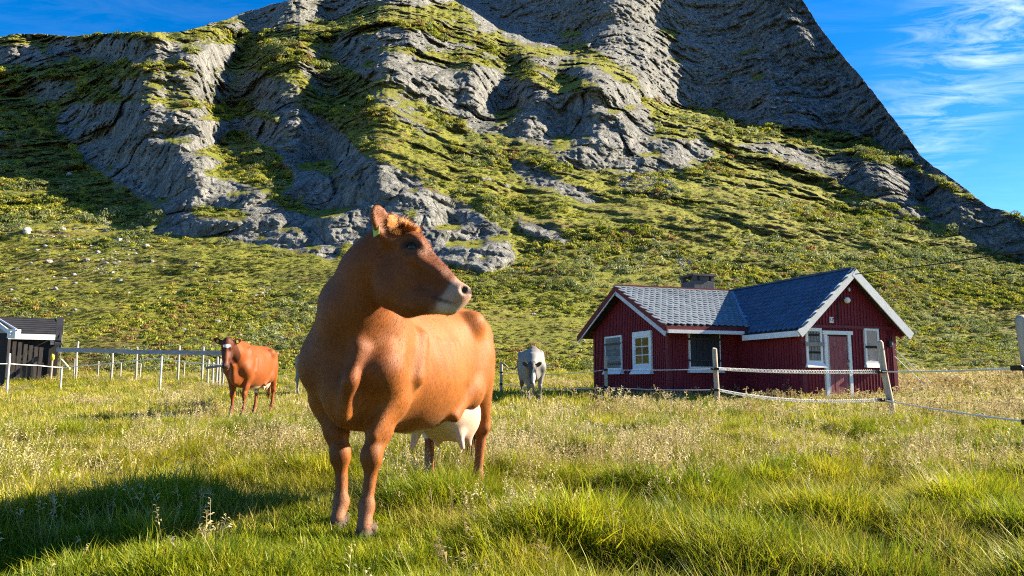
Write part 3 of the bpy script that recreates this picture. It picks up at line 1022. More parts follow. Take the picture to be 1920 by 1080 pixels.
# ------------------------------------------------------------------ materials for built things
def simple(name, col, rough=0.7, var=0.25, scale=4.0, stretch=(1, 1, 1), bmp=0.0, bscale=20.0, spec=0.25, wear=None, wear_at=0.6, metallic=0.0):
    m, tr, b = new_mat(name)
    P = N(tr, 'ShaderNodeTexCoord').outputs['Object']
    oi = N(tr, 'ShaderNodeObjectInfo')
    Pv = mapping(tr, P, stretch)
    f = noise(tr, Pv, scale, 6, 0.6)
    f = math_node(tr, 'ADD', f, math_node(tr, 'MULTIPLY', math_node(tr, 'SUBTRACT', oi.outputs['Random'], 0.5), 0.25))
    lo = tuple(c * (1 - var) for c in col); hi = tuple(min(1, c * (1 + var)) for c in col)
    c = ramp(tr, f, [(0.3, lo), (0.7, hi)])
    if wear is not None:
        w = ramp(tr, noise(tr, mapping(tr, P, stretch, loc=(3, 1, 7)), scale * 2.2, 8, 0.7), [(wear_at, 0.0), (wear_at + 0.12, 1.0)])
        c = mix(tr, w, c, wear)
    tr.links.new(c, b.inputs['Base Color'])
    b.inputs['Roughness'].default_value = rough
    b.inputs['Specular IOR Level'].default_value = spec
    b.inputs['Metallic'].default_value = metallic
    if bmp > 0:
        bump(tr, b, noise(tr, Pv, bscale, 5, 0.65), bmp, 0.01)
    return m


M_RED = simple('red_paint', (0.175, 0.017, 0.026), 0.65, 0.22, 2.5, (3, 3, 0.4), 0.3, 25, wear=(0.19, 0.05, 0.045), wear_at=0.66)
M_REDDARK = simple('red_trim_paint', (0.13, 0.014, 0.020), 0.6, 0.2, 3, (1, 1, 1), 0.2, 20)
M_WHITE = simple('white_paint', (0.72, 0.72, 0.70), 0.6, 0.08, 5, (1, 1, 1), 0.2, 25, wear=(0.42, 0.41, 0.40), wear_at=0.70)
M_WORNWHITE = simple('weathered_white_paint', (0.55, 0.57, 0.60), 0.7, 0.15, 5, (1, 1, 1), 0.3, 25, wear=(0.24, 0.23, 0.23), wear_at=0.57)
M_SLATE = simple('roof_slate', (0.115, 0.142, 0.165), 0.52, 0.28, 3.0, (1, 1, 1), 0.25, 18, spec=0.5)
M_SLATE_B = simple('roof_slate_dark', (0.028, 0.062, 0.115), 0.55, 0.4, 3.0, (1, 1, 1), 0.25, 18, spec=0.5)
M_UNDER = simple('dark_boarding', (0.05, 0.03, 0.03), 0.85, 0.3, 4, (1, 1, 1), 0.3, 20)
M_CONC = simple('grey_concrete', (0.10, 0.095, 0.09), 0.9, 0.3, 3, (1, 1, 1), 0.5, 15, wear=(0.09, 0.085, 0.08), wear_at=0.55)
M_GREYWOOD = simple('grey_weathered_wood', (0.20, 0.19, 0.178), 0.85, 0.35, 5, (4, 4, 0.5), 0.5, 16, wear=(0.11, 0.10, 0.09), wear_at=0.6)
M_POSTWOOD = simple('pale_post_wood', (0.36, 0.30, 0.225), 0.85, 0.3, 6, (5, 5, 0.5), 0.5, 16, wear=(0.22, 0.18, 0.14), wear_at=0.62)
M_WHITEPOST = simple('whitish_post_wood', (0.33, 0.30, 0.26), 0.85, 0.2, 6, (4, 4, 0.5), 0.4, 16, wear=(0.30, 0.26, 0.22), wear_at=0.64)
M_DARKWOOD = simple('dark_tarred_wood', (0.022, 0.020, 0.020), 0.85, 0.4, 5, (4, 4, 0.4), 0.5, 16, wear=(0.09, 0.078, 0.07), wear_at=0.60)
M_BLACKWOOD = simple('black_shutter_wood', (0.035, 0.036, 0.042), 0.8, 0.4, 5, (4, 4, 0.4), 0.5, 16, wear=(0.10, 0.10, 0.11), wear_at=0.6)
M_SHUT = simple('pale_weathered_boards', (0.17, 0.18, 0.17), 0.8, 0.3, 4, (0.6, 0.6, 5), 0.5, 16, wear=(0.13, 0.13, 0.13), wear_at=0.58)
M_DOOR = simple('worn_door_paint', (0.24, 0.065, 0.068), 0.75, 0.25, 3.5, (6, 6, 0.7), 0.4, 16, wear=(0.42, 0.27, 0.25), wear_at=0.56)
M_BOARD = simple('stained_board', (0.42, 0.33, 0.27), 0.85, 0.2, 4, (1, 1, 1), 0.3, 20, wear=(0.30, 0.12, 0.075), wear_at=0.60)
M_IRON = simple('dark_iron', (0.03, 0.03, 0.032), 0.55, 0.3, 8, (1, 1, 1), 0.2, 20, spec=0.4)
M_BLACKPL = simple('black_plastic', (0.012, 0.012, 0.013), 0.5, 0.2, 8)
M_ROPE = simple('white_fence_rope', (0.66, 0.64, 0.60), 0.75, 0.1, 40)
M_GLOBE = simple('white_lamp_glass', (0.70, 0.72, 0.66), 0.25, 0.04, 3, spec=0.5)
M_TARP = simple('black_roofing_felt', (0.022, 0.023, 0.028), 0.8, 0.4, 2.0, (1, 1, 1), 0.4, 10)
M_TIN = simple('blue_grey_sheet_metal', (0.36, 0.42, 0.52), 0.4, 0.12, 1.2, (1, 1, 1), 0.1, 10, spec=0.5)
M_INK = simple('grey_lettering', (0.12, 0.15, 0.16), 0.7, 0.1, 6)
M_YELLOW = simple('yellow_plastic', (0.75, 0.62, 0.06), 0.5, 0.1, 8)


def glass_material():
    m, tr, b = new_mat('window_glass')
    b.inputs['Base Color'].default_value = (0.012, 0.014, 0.014, 1)
    b.inputs['Roughness'].default_value = 0.06
    b.inputs['Specular IOR Level'].default_value = 0.9
    return m


M_GLASS = glass_material()

# ------------------------------------------------------------------ the red house
HB = gz(HOUSE_O[0], HOUSE_O[1]) - 0.25
RZ = 2.901 + EYE                     # both ridges
L_D, L_H, L_A = 1.422, 2.920, 4.253  # left wing: drop, half width, length of its roof
R_D, R_H, R_B = 1.645, 1.812, 5.337
L_P, R_P = L_D / L_H, R_D / R_H
WR, WRV = 1.50, 5.037                # right wing's walls
WL, WLU = 2.36, -3.873               # left wing's walls

house = empty('house', (HOUSE_O[0], HOUSE_O[1], 0), HOUSE_TH, 'dark red boarded house with slate roofs and two gables behind the rope fence', 'house')
_HI = Matrix.Translation((HOUSE_O[0], HOUSE_O[1], 0)) @ Matrix.Rotation(HOUSE_TH, 4, 'Z')
_HI = _HI.inverted()


def on_plane(x, y, axis, val):
    """measured point of the photograph -> house coordinates on the wall plane axis = val"""
    xn, e = ray(x, y)
    o = _HI @ Vector((0, 0, EYE)); d = _HI.to_3x3() @ Vector((float(xn), 1, float(e)))
    i = 'xyz'.index(axis)
    return o + d * ((val - o[i]) / d[i])


def hp(u, v, z):
    return Vector((u, -v, z))


# walls with upright battens
def wall_with_battens(name, poly2d, to3, nrm, pitch=0.105):
    """poly2d: outline (a, z) of a flat wall; to3(a, z, out) -> house point"""
    m = MB()
    n = len(poly2d)
    m.add([to3(a, z, 0) for a, z in poly2d], [tuple(range(n))])
    m.add([to3(a, z, -0.12) for a, z in poly2d], [tuple(reversed(range(n)))])
    a0 = min(p[0] for p in poly2d); a1 = max(p[0] for p in poly2d)
    zb = min(p[1] for p in poly2d)

    def top(a):
        zs = []
        for i in range(n):
            (x0, z0), (x1, z1) = poly2d[i], poly2d[(i + 1) % n]
            if (x0 - a) * (x1 - a) <= 0 and x0 != x1:
                zs.append(z0 + (z1 - z0) * (a - x0) / (x1 - x0))
        return max(zs) if zs else zb
    a = a0 + pitch * 0.5
    while a < a1 - 0.02:
        w = 0.030
        z1 = min(top(a - w / 2), top(a + w / 2)) - 0.005
        q = [to3(a - w / 2, zb, 0.001), to3(a + w / 2, zb, 0.001), to3(a + w / 2, z1, 0.001), to3(a - w / 2, z1, 0.001),
             to3(a - w / 2, zb, 0.020), to3(a + w / 2, zb, 0.020), to3(a + w / 2, z1, 0.020), to3(a - w / 2, z1, 0.020)]
        m.add(q, [(4, 5, 6, 7), (0, 4, 7, 3), (5, 1, 2, 6), (7, 6, 2, 3)])
        a += pitch
    return m.build(name, M_RED, house)


ez_r = RZ - R_P * WR - 0.10
ez_l = RZ - L_P * WL - 0.10
front_r = lambda a, z, o: hp(a, WRV + o, z)
left_r = lambda a, z, o: hp(-WR - o, a, z)
right_r = lambda a, z, o: hp(WR + o, a, z)
gab_l = lambda a, z, o: hp(WLU - o, a, z)
front_l = lambda a, z, o: hp(a, WL + o, z)
back_l = lambda a, z, o: hp(a, -WL - o, z)
back_r = lambda a, z, o: hp(a, -2.6 - o, z)
wall_with_battens('wall', [(-WR, HB), (WR, HB), (WR, ez_r), (0, RZ - 0.10), (-WR, ez_r)], front_r, None)
wall_with_battens('wall', [(WL, HB), (WRV - 0.12, HB), (WRV - 0.12, ez_r), (WL, ez_r)], left_r, None)
wall_with_battens('wall', [(-2.6, HB), (WRV - 0.12, HB), (WRV - 0.12, ez_r), (-2.6, ez_r)], right_r, None)
wall_with_battens('wall', [(-WL, HB), (WL, HB), (WL, ez_l), (0, RZ - 0.10), (-WL, ez_l)], gab_l, None)
wall_with_battens('wall', [(WLU + 0.12, HB), (-WR, HB), (-WR, ez_l), (WLU + 0.12, ez_l)], front_l, None)
wall_with_battens('wall', [(WLU + 0.12, HB), (-WR, HB), (-WR, ez_l), (WLU + 0.12, ez_l)], back_l, None)
wall_with_battens('wall', [(-WR, HB), (WR, HB), (WR, ez_r), (0, RZ - 0.10), (-WR, ez_r)], back_r, None)
# corner boards
for (u, v) in ((-WR, WRV), (WR, WRV)):
    cb = MB(); cb.box((u - 0.065, -v - 0.034, HB), (u + 0.065, -v + 0.05, ez_r + 0.02))
    cb.build('corner_board', M_REDDARK, house)
for (u, v) in ((WLU, WL), (WLU, -WL)):
    cb = MB(); cb.box((u - 0.034, -v - 0.065, HB), (u + 0.09, -v + 0.065, ez_l - 0.02))
    cb.build('corner_board', M_REDDARK, house)

# roofs: each is one part, its slates are sub-parts
def slab(m, pts, th):
    n = len(pts)
    lo = [p - Vector((0, 0, th)) for p in pts]
    m.add(list(pts) + lo, [tuple(range(n)), tuple(reversed(range(n, 2 * n)))] + [(i, i + n, (i + 1) % n + n, (i + 1) % n) for i in range(n)])


lv = lambda v: RZ - L_P * abs(v)
rv = lambda u: RZ - R_P * abs(u)
vu = L_P / R_P        # valley: |u| = vu * v
TH = 0.075
rl = MB()
slab(rl, [hp(-L_A, L_H, lv(L_H)), hp(-vu * L_H, L_H, lv(L_H)), hp(0, 0, RZ), hp(-L_A, 0, RZ)], TH)
slab(rl, [hp(-L_A, 0, RZ), hp(0, 0, RZ), hp(-vu * L_H, -L_H, lv(L_H)), hp(-L_A, -L_H, lv(L_H))], TH)
roof_l = rl.build('roof', M_UNDER, house)
roof_l['label'] = 'left wing roof of pale pointed slates'
rr_ = MB()
slab(rr_, [hp(0, 0, RZ), hp(-vu * L_H, L_H, lv(L_H)), hp(-R_H, L_H + 0.001, rv(R_H)), hp(-R_H, R_B, rv(R_H)), hp(0, R_B, RZ)], TH)
slab(rr_, [hp(0, -2.9, RZ), hp(0, R_B, RZ), hp(R_H, R_B, rv(R_H)), hp(R_H, -2.9, rv(R_H))], TH)
slab(rr_, [hp(0, -2.9, RZ), hp(-R_H, -2.9, rv(R_H)), hp(-vu * 2.9, -2.9, lv(2.9)), hp(0, 0, RZ)], TH)
roof_r = rr_.build('roof', M_UNDER, house)
roof_r['label'] = 'right wing roof of dark blue slates'


def slate_mesh(w, l, th, name, mat):
    # pointed lower end; origin at the middle of the upper edge, pointing down -y
    o2 = [(-w / 2, 0), (w / 2, 0), (w / 2, -l * 0.72), (0.22 * w, -l * 0.94), (0, -l), (-0.22 * w, -l * 0.94), (-w / 2, -l * 0.72)]
    n = len(o2)
    V = [(x, y, th) for x, y in o2] + [(x, y, 0) for x, y in o2]
    me_ = bpy.data.meshes.new(name)
    me_.from_pydata(V, [], [tuple(reversed(range(n)))] + [(i, (i + 1) % n, (i + 1) % n + n, i + n) for i in range(n)])
    me_.materials.append(mat)
    me_.update()
    return me_


def lay_slates(roof, mat, origin, eave_dir, up_dir, nrm, clip, length, rows, w, exp, budget):
    """rows of slates from the eave up; clip(a, b) tells whether a slate at a along, b up stands on this roof face"""
    sm = slate_mesh(w * 0.95, exp * 1.6, 0.022, 'slate', mat)
    spots = []
    for r_ in range(rows):
        b_ = (r_ + 1.6) * exp
        off = (r_ % 2) * w / 2
        a_ = off
        while a_ < length:
            if clip(a_, b_ - exp):
                spots.append((a_, b_))
            a_ += w
    Rm = Matrix((eave_dir, up_dir, nrm)).transposed().to_4x4()
    tiltm = Matrix.Rotation(math.radians(-5.0), 4, 'X')
    view = _HI @ Vector((0, 0, EYE))
    spots.sort(key=lambda s: (origin + eave_dir * s[0] + up_dir * s[1] - view).length)
    rest = MB()
    for i, (a_, b_) in enumerate(spots):
        M = Matrix.Translation(origin + eave_dir * (a_ + random.gauss(0, .004)) + up_dir * (b_ + random.gauss(0, .004)) + nrm * 0.004) @ Rm @ tiltm @ Matrix.Rotation(random.gauss(0, .012), 4, 'Z') @ Matrix.Rotation(random.gauss(0, .012), 4, 'X')
        if i < budget:
            o = bpy.data.objects.new('slate', sm)
            C.objects.link(o)
            o.parent = roof
            o.matrix_local = M
        else:
            rest.add([M @ v.co for v in sm.vertices], [tuple(p.vertices) for p in sm.polygons])
    if rest.v:
        tag(rest.build('slate', mat, roof), kind='stuff')


# left wing, front face
nl = Vector((0, -L_P, 1)).normalized(); ul = Vector((0, 1, L_P)).normalized()
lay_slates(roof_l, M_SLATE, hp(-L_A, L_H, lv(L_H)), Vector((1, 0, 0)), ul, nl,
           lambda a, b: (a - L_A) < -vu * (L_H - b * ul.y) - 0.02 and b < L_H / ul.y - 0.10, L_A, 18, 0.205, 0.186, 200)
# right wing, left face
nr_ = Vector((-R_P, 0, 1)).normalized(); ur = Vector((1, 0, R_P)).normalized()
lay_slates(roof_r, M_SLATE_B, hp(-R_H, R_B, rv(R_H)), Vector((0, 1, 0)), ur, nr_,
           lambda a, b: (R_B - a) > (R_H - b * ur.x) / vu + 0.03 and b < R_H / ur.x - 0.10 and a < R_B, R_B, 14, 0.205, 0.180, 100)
# ridge caps and valley flashing
rc = MB(); rc.beam(hp(-L_A - 0.02, 0, RZ + 0.02), hp(-0.05, 0, RZ + 0.02), 0.16, 0.05)
rc.build('ridge_cap', M_REDDARK, roof_l)
rc = MB(); rc.beam(hp(0, R_B + 0.01, RZ + 0.025), hp(0, -2.9, RZ + 0.025), 0.17, 0.05)
rc.build('ridge_cap', M_SLATE_B, roof_r)
vf_ = MB()
a_ = hp(-0.03, 0.05, RZ + 0.035); b_ = hp(-vu * L_H - 0.02, L_H + 0.03, lv(L_H) + 0.03)
vf_.beam(a_, b_, 0.20, 0.018, up=(nl + nr_))
vf_.build('valley_flashing', simple('blue_grey_flashing', (0.16, 0.22, 0.31), 0.45, 0.15, 3), roof_r)

# barge boards, fascias and gutters
bb = MB(); bb.beam(hp(-R_H - 0.02, R_B + 0.012, rv(R_H) - 0.105), hp(0, R_B + 0.012, RZ - 0.085), 0.03, 0.215, up=(0, 0, 1))
bb.build('barge_board', M_WHITE, house)
bb = MB(); bb.beam(hp(0, R_B + 0.015, RZ - 0.085), hp(R_H + 0.02, R_B + 0.015, rv(R_H) - 0.105), 0.03, 0.215)
bb.build('barge_board', M_WHITE, house)
bb = MB(); bb.beam(hp(-L_A - 0.012, -L_H - 0.02, lv(L_H) - 0.075), hp(-L_A - 0.012, 0, RZ - 0.06), 0.03, 0.17)
bb.build('barge_board', M_REDDARK, house)
bb = MB(); bb.beam(hp(-L_A - 0.015, 0, RZ - 0.06), hp(-L_A - 0.015, L_H + 0.02, lv(L_H) - 0.075), 0.03, 0.17)
bb.build('barge_board', M_REDDARK, house)
bb = MB(); bb.beam(hp(-L_A + 0.012, 0, RZ - 0.22), hp(-L_A + 0.012, L_H - 0.02, lv(L_H) - 0.23), 0.028, 0.15)
bb.build('barge_board', M_WORNWHITE, house)['label'] = 'weathered pale inner barge board'
bb = MB(); bb.beam(hp(-L_A + 0.010, -L_H + 0.02, lv(L_H) - 0.19), hp(-L_A + 0.010, 0, RZ - 0.175), 0.028, 0.05)
bb.build('barge_board', M_WORNWHITE, house)
fa = MB(); fa.box((-L_A + 0.01, -L_H - 0.03, lv(L_H) - 0.12), (-vu * L_H - 0.05, -L_H + 0.0, lv(L_H) - 0.02))
fa.build('fascia', M_REDDARK, house)
fa = MB(); fa.box((-L_A + 0.05, -L_H - 0.075, lv(L_H) - 0.215), (-R_H + 0.06, -L_H - 0.0, lv(L_H) - 0.118))
fa.build('gutter', M_WHITE, house)
fa = MB(); fa.box((-R_H - 0.05, -R_B + 0.03, rv(R_H) - 0.165), (-R_H + 0.0, -L_H - 0.10, rv(R_H) - 0.02))
fa.build('fascia', M_WHITE, house)
# soffit boards and rafter tails under the eaves of the right gable
sf = MB()
for v in (0.15, 0.8, 1.5, 2.2):
    sf.beam(hp(WR - 0.02, R_B - 0.12 - v, rv(WR) - 0.14), hp(R_H - 0.02, R_B - 0.12 - v, rv(R_H) - 0.13), 0.05, 0.10)
sf.build('rafter_tail', M_REDDARK, house)
pf = MB(); pf.box((-0.06, R_B * -1 + 0.04, RZ - 0.30), (0.06, -WRV, RZ - 0.16))
pf.build('ridge_beam', M_REDDARK, house)
pf = MB(); pf.box((-L_A + 0.03, -0.06, RZ - 0.34), (WLU, 0.06, RZ - 0.16))
pf.build('ridge_beam', M_UNDER, house)
# ledge board across the front gable
zl = on_plane(1590, 613, 'y', -WRV).z
lb = MB(); lb.box((-WR + 0.06, -WRV - 0.05, zl - 0.045), (WR - 0.06, -WRV - 0.022, zl + 0.035))
lb.build('ledge_board', M_REDDARK, house)


# windows: a frame with its panes or shutters standing in it
class Opening:
    """rectangle on a wall given by two measured corners"""
    def __init__(self, axis, val, p0, p1):
        a = on_plane(*p0, axis, val); b = on_plane(*p1, axis, val)
        self.axis = axis; self.val = val
        k = 'x' if axis == 'y' else 'y'
        self.a0, self.a1 = sorted((getattr(a, k), getattr(b, k)))
        self.z0, self.z1 = sorted((a.z, b.z))

    def box(self, m, a0, a1, z0, z1, o0, o1):
        if self.axis == 'y':
            return m.box((a0, self.val - o1, z0), (a1, self.val - o0, z1))
        return m.box((self.val - o1, a0, z0), (self.val - o0, a1, z1))


def frame(op, parent, mat, w=0.07, top=None, o0=0.0, o1=0.062, name='window'):
    m = MB(); top = top or w
    op.box(m, op.a0, op.a0 + w, op.z0, op.z1, o0, o1)
    op.box(m, op.a1 - w, op.a1, op.z0, op.z1, o0, o1)
    op.box(m, op.a0 + w, op.a1 - w, op.z1 - top, op.z1, o0, o1 - 0.002)
    op.box(m, op.a0 + w, op.a1 - w, op.z0, op.z0 + w, o0, o1 - 0.002)
    return m.build(name, mat, parent)


def sill(op, parent, h=0.11, over=0.05, out=0.14):
    m = MB()
    a0, a1, z0, z1 = op.a0 - over, op.a1 + over, op.z0 - h, op.z0
    P = lambda a, o, z: Vector((a, op.val - o, z)) if op.axis == 'y' else Vector((op.val - o, a, z))
    V = [P(op.a0 - 0.01, 0, z1), P(op.a1 + 0.01, 0, z1), P(op.a1 + 0.01, 0.075, z1), P(op.a0 - 0.01, 0.075, z1),
         P(a0, 0, z0), P(a1, 0, z0), P(a1, out, z0), P(a0, out, z0)]
    m.add(V, [(0, 1, 2, 3), (7, 6, 5, 4), (3, 2, 6, 7), (0, 3, 7, 4), (2, 1, 5, 6), (1, 0, 4, 5)])
    return m.build('sill', M_WHITE, parent)


def boards(op, parent, mat, n, horizontal=False, o0=0.024, o1=0.045, inset=0.07, name='board', gap=0.012):
    a0, a1, z0, z1 = op.a0 + inset, op.a1 - inset, op.z0 + inset, op.z1 - inset
    bk = MB(); op.box(bk, a0, a1, z0, z1, 0.0, 0.022)
    bk.build('backing', M_UNDER, parent)
    for i in range(n):
        m = MB(); j = random.uniform(-0.004, 0.004)
        if horizontal:
            h = (z1 - z0) / n
            op.box(m, a0, a1, z0 + i * h + gap / 2, z0 + (i + 1) * h - gap / 2, o0, o1 + j)
        else:
            h = (a1 - a0) / n
            op.box(m, a0 + i * h + gap / 2, a0 + (i + 1) * h - gap / 2, z0, z1, o0, o1 + j)
        m.build(name, mat, parent)


def strap(op, parent, z, a0, a1, h=0.045, o0=0.05, o1=0.066, mat=None, name='strap'):
    m = MB(); op.box(m, a0, a1, z - h / 2, z + h / 2, o0, o1)
    return m.build(name, mat or M_IRON, parent)


YG = -WRV
# boarded window left of the door
w = Opening('y', YG, (1507.5, 614.5), (1541, 681))
f = frame(w, house, M_WHITE, 0.065, 0.09); f['label'] = 'window closed with dark weathered boards and a loose bar'
boards(w, f, M_GREYWOOD, 4, False, inset=0.066)
for q in (0.80, 0.30):
    strap(w, f, w.z0 + (w.z1 - w.z0) * q, w.a0 + 0.07, w.a1 - 0.08, 0.055, 0.046, 0.060, M_DARKWOOD, 'batten')
strap(w, f, on_plane(1523, 645.5, 'y', YG).z, w.a0 - 0.04, w.a1 + 0.02, 0.10, 0.064, 0.095, M_GREYWOOD, 'bar')
sill(w, f)
# board closed window right of the door
w = Opening('y', YG, (1617.5, 616), (1648, 681.5))
f = frame(w, house, M_WHITE, 0.06); f['label'] = 'window closed with a pale stained board'
boards(w, f, M_BOARD, 1, False, inset=0.061)
strap(w, f, on_plane(1630, 651, 'y', YG).z, w.a0 + 0.0, w.a1 - 0.03, 0.06, 0.064, 0.085, M_DARKWOOD, 'bar')
sill(w, f)
# door
d = Opening('y', YG, (1541.5, 620), (1598, 745))
m = MB(); d.box(m, d.a0, d.a0 + 0.095, HB, d.z1 - 0.10, 0.0, 0.07); d.box(m, d.a1 - 0.095, d.a1, HB, d.z1 - 0.10, 0.0, 0.07)
d.box(m, d.a0 - 0.05, d.a1 + 0.06, d.z1 - 0.10, d.z1, 0.0, 0.085)
df = m.build('door_frame', M_WHITE, house)
m = MB(); d.box(m, d.a0 + 0.155, d.a1 - 0.135, HB, d.z1 - 0.145, 0.022, 0.045)
door = m.build('door', M_DOOR, house); door['label'] = 'door of worn, peeling dark red planks'
x0, x1 = d.a0 + 0.155, d.a1 - 0.135
for i in range(4):
    m = MB(); ww = (x1 - x0) / 4
    d.box(m, x0 + i * ww + 0.004, x0 + (i + 1) * ww - 0.004, HB, d.z1 - 0.15, 0.045, 0.056 + random.uniform(-.003, .003))
    m.build('plank', M_DOOR, door)
m = MB(); d.box(m, d.a0 + 0.10, d.a0 + 0.15, HB, d.z1 - 0.14, 0.02, 0.062)
m.build('door_stop', simple('bare_pale_strip', (0.48, 0.40, 0.34), 0.8, 0.2, 6), door)
m = MB(); d.box(m, d.a0 + 0.095, d.a1 - 0.095, HB, d.z1 - 0.102, 0.0, 0.021)
m.build('door_recess', M_UNDER, df)
hk = on_plane(1587, 678, 'y', YG)
m = MB(); m.sphere((hk.x, YG - 0.10, hk.z), 0.028); m.tube([(hk.x, YG - 0.05, hk.z), (hk.x, YG - 0.10, hk.z)], 0.012); m.box((hk.x - 0.02, YG - 0.062, hk.z - 0.14), (hk.x + 0.02, YG - 0.057, hk.z + 0.04))
m.build('handle', simple('worn_metal', (0.45, 0.42, 0.38), 0.35, 0.2, 8, metallic=0.8), door, smooth=True)

# left gable windows (plane x = WLU)
w = Opening('x', WLU, (1136.5, 632), (1168.8, 692.5))
f = frame(w, house, M_WHITE, 0.05, 0.055); f['label'] = 'window closed with pale grey weathered shutter and black straps'
boards(w, f, M_SHUT, 5, True, inset=0.051, gap=0.008)
for q in (0.76, 0.17):
    strap(w, f, w.z0 + (w.z1 - w.z0) * q, w.a0 + 0.02, w.a1 + 0.02, 0.055, 0.063, 0.075)
sill(w, f, 0.15, 0.06, 0.16)
w = Opening('x', WLU, (1188.3, 623.5), (1224.7, 691.5))
f = frame(w, house, M_WHITE, 0.115, 0.15); f['label'] = 'white window with six small panes'
iw = Opening('x', WLU, (1188.3, 623.5), (1224.7, 691.5)); iw.a0 += 0.116; iw.a1 -= 0.116; iw.z0 += 0.116; iw.z1 -= 0.151
m = MB()
iw.box(m, iw.a0, iw.a0 + 0.045, iw.z0, iw.z1, 0.0, 0.048); iw.box(m, iw.a1 - 0.045, iw.a1, iw.z0, iw.z1, 0.0, 0.048)
iw.box(m, iw.a0, iw.a1, iw.z0, iw.z0 + 0.045, 0.0, 0.046); iw.box(m, iw.a0, iw.a1, iw.z1 - 0.045, iw.z1, 0.0, 0.046)
mid = (iw.a0 + iw.a1) / 2
iw.box(m, mid - 0.013, mid + 0.013, iw.z0 + 0.045, iw.z1 - 0.045, 0.0, 0.044)
for q in (1 / 3, 2 / 3):
    zz = iw.z0 + 0.045 + (iw.z1 - iw.z0 - 0.09) * q
    iw.box(m, iw.a0 + 0.045, iw.a1 - 0.045, zz - 0.013, zz + 0.013, 0.0, 0.042)
m.build('sash', M_WHITE, f)
for i in range(2):
    for j in range(3):
        m = MB(); aw = (iw.a1 - iw.a0 - 0.09) / 2; zh = (iw.z1 - iw.z0 - 0.09) / 3
        iw.box(m, iw.a0 + 0.045 + i * aw, iw.a0 + 0.045 + (i + 1) * aw, iw.z0 + 0.045 + j * zh, iw.z0 + 0.045 + (j + 1) * zh, 0.022, 0.030)
        m.build('pane', M_GLASS, f)
sill(w, f, 0.15, 0.06, 0.16)
# shuttered window on the left wing's front wall
w = Opening('y', -WL, (1289.5, 621), (1350, 690))
f = frame(w, house, M_WHITE, 0.035, 0.05); f['label'] = 'window behind a black plank shutter'
boards(w, f, M_BLACKWOOD, 5, False, inset=0.036, o1=0.075)
for q in (0.78, 0.20):
    strap(w, f, w.z0 + (w.z1 - w.z0) * q, w.a0 - 0.06, w.a1 + 0.08, 0.05, 0.08, 0.095)
sill(w, f, 0.14, 0.07, 0.16)

# house number, globe lamp, cables, meter box
q = on_plane(1557.5, 600, 'y', YG)
m = MB(); m.box((q.x - 0.062, YG - 0.034, q.z - 0.078), (q.x + 0.062, YG - 0.022, q.z + 0.078))
num = m.build('number_plate', M_WHITE, house)
cu = bpy.data.curves.new('house_number', 'FONT')
cu.body = '17'; cu.size = 0.12; cu.align_x = 'CENTER'; cu.align_y = 'CENTER'; cu.extrude = 0.002; cu.offset = 0.003
tmp = bpy.data.objects.new('house_number', cu); C.objects.link(tmp)
dg = bpy.context.evaluated_depsgraph_get()
tm = bpy.data.meshes.new_from_object(tmp.evaluated_get(dg))
bpy.data.objects.remove(tmp)
o = link('lettering', tm, None, num); tm.materials.clear(); tm.materials.append(M_INK)
o.matrix_local = Matrix.Translation((q.x, YG - 0.037, q.z)) @ Matrix.Rotation(math.radians(90), 4, 'X')
q = on_plane(1588.5, 563, 'y', YG - 0.16)
m = MB(); m.sphere((q.x, YG - 0.16, q.z), 0.083, 16, 10)
lamp = m.build('wall_lamp', M_GLOBE, house, smooth=True)
m = MB(); m.tube([(q.x - 0.10, YG - 0.02, q.z + 0.02), (q.x - 0.08, YG - 0.10, q.z + 0.03), (q.x - 0.03, YG - 0.15, q.z + 0.03)], 0.028); m.sphere((q.x - 0.10, YG - 0.04, q.z + 0.02), 0.045)
m.build('lamp_bracket', M_IRON, lamp, smooth=True)
q = on_plane(1591, 543, 'y', YG - 0.05)
m = MB(); m.sphere((q.x, YG - 0.07, q.z), (0.035, 0.035, 0.055)); m.tube([(q.x, YG, q.z + 0.02), (q.x, YG - 0.07, q.z + 0.02)], 0.012)
m.build('insulator', M_GLOBE, house, smooth=True)
pts = [on_plane(x, y, 'y', YG - 0.035) for x, y in ((1591, 540), (1598, 528), (1601, 518))]
m = MB(); m.tube(pts, 0.010, 6)
pts = [on_plane(x, y, 'y', YG - 0.030) for x, y in ((1569, 566), (1570.5, 588), (1572, 604))]
m.tube(pts, 0.014, 6)
m.build('cable_run', M_BLACKPL, house)
q = on_plane(1667, 643, 'y', YG - 0.05)
m = MB(); m.box((q.x - 0.05, YG - 0.11, q.z - 0.10), (q.x + 0.05, YG - 0.022, q.z + 0.06)); m.box((q.x - 0.008, YG - 0.035, q.z + 0.06), (q.x + 0.008, YG - 0.022, q.z + 0.33))
mb = m.build('junction_box', M_BLACKPL, house)
m = MB(); m.sphere((q.x + 0.045, YG - 0.115, q.z - 0.02), (0.022, 0.012, 0.04)); m.build('socket_cover', M_WHITE, mb, smooth=True)
# chimney behind the left ridge
cx0, cx1, cy0, cy1 = -1.20, -0.40, 0.35, 1.15
zt = RZ + 0.58
m = MB(); m.box((cx0, cy0, RZ - 1.0), (cx1, cy1, zt - 0.22))
ch = m.build('chimney', M_CONC, roof_l, bevel=0.02)
m = MB()
for (a, b) in ((cx0, cy0), (cx1 - 0.13, cy0), (cx0, cy1 - 0.13), (cx1 - 0.13, cy1 - 0.13), ((cx0 + cx1) / 2 - 0.17, cy0)):
    m.box((a, b, zt - 0.22), (a + (0.34 if abs(a - ((cx0 + cx1) / 2 - 0.17)) < 1e-6 else 0.13), b + 0.13, zt - 0.06))
m.box((cx0 - 0.05, cy0 - 0.05, zt - 0.06), (cx1 + 0.05, cy1 + 0.05, zt + 0.01))
m.build('chimney_cap', M_CONC, roof_l)


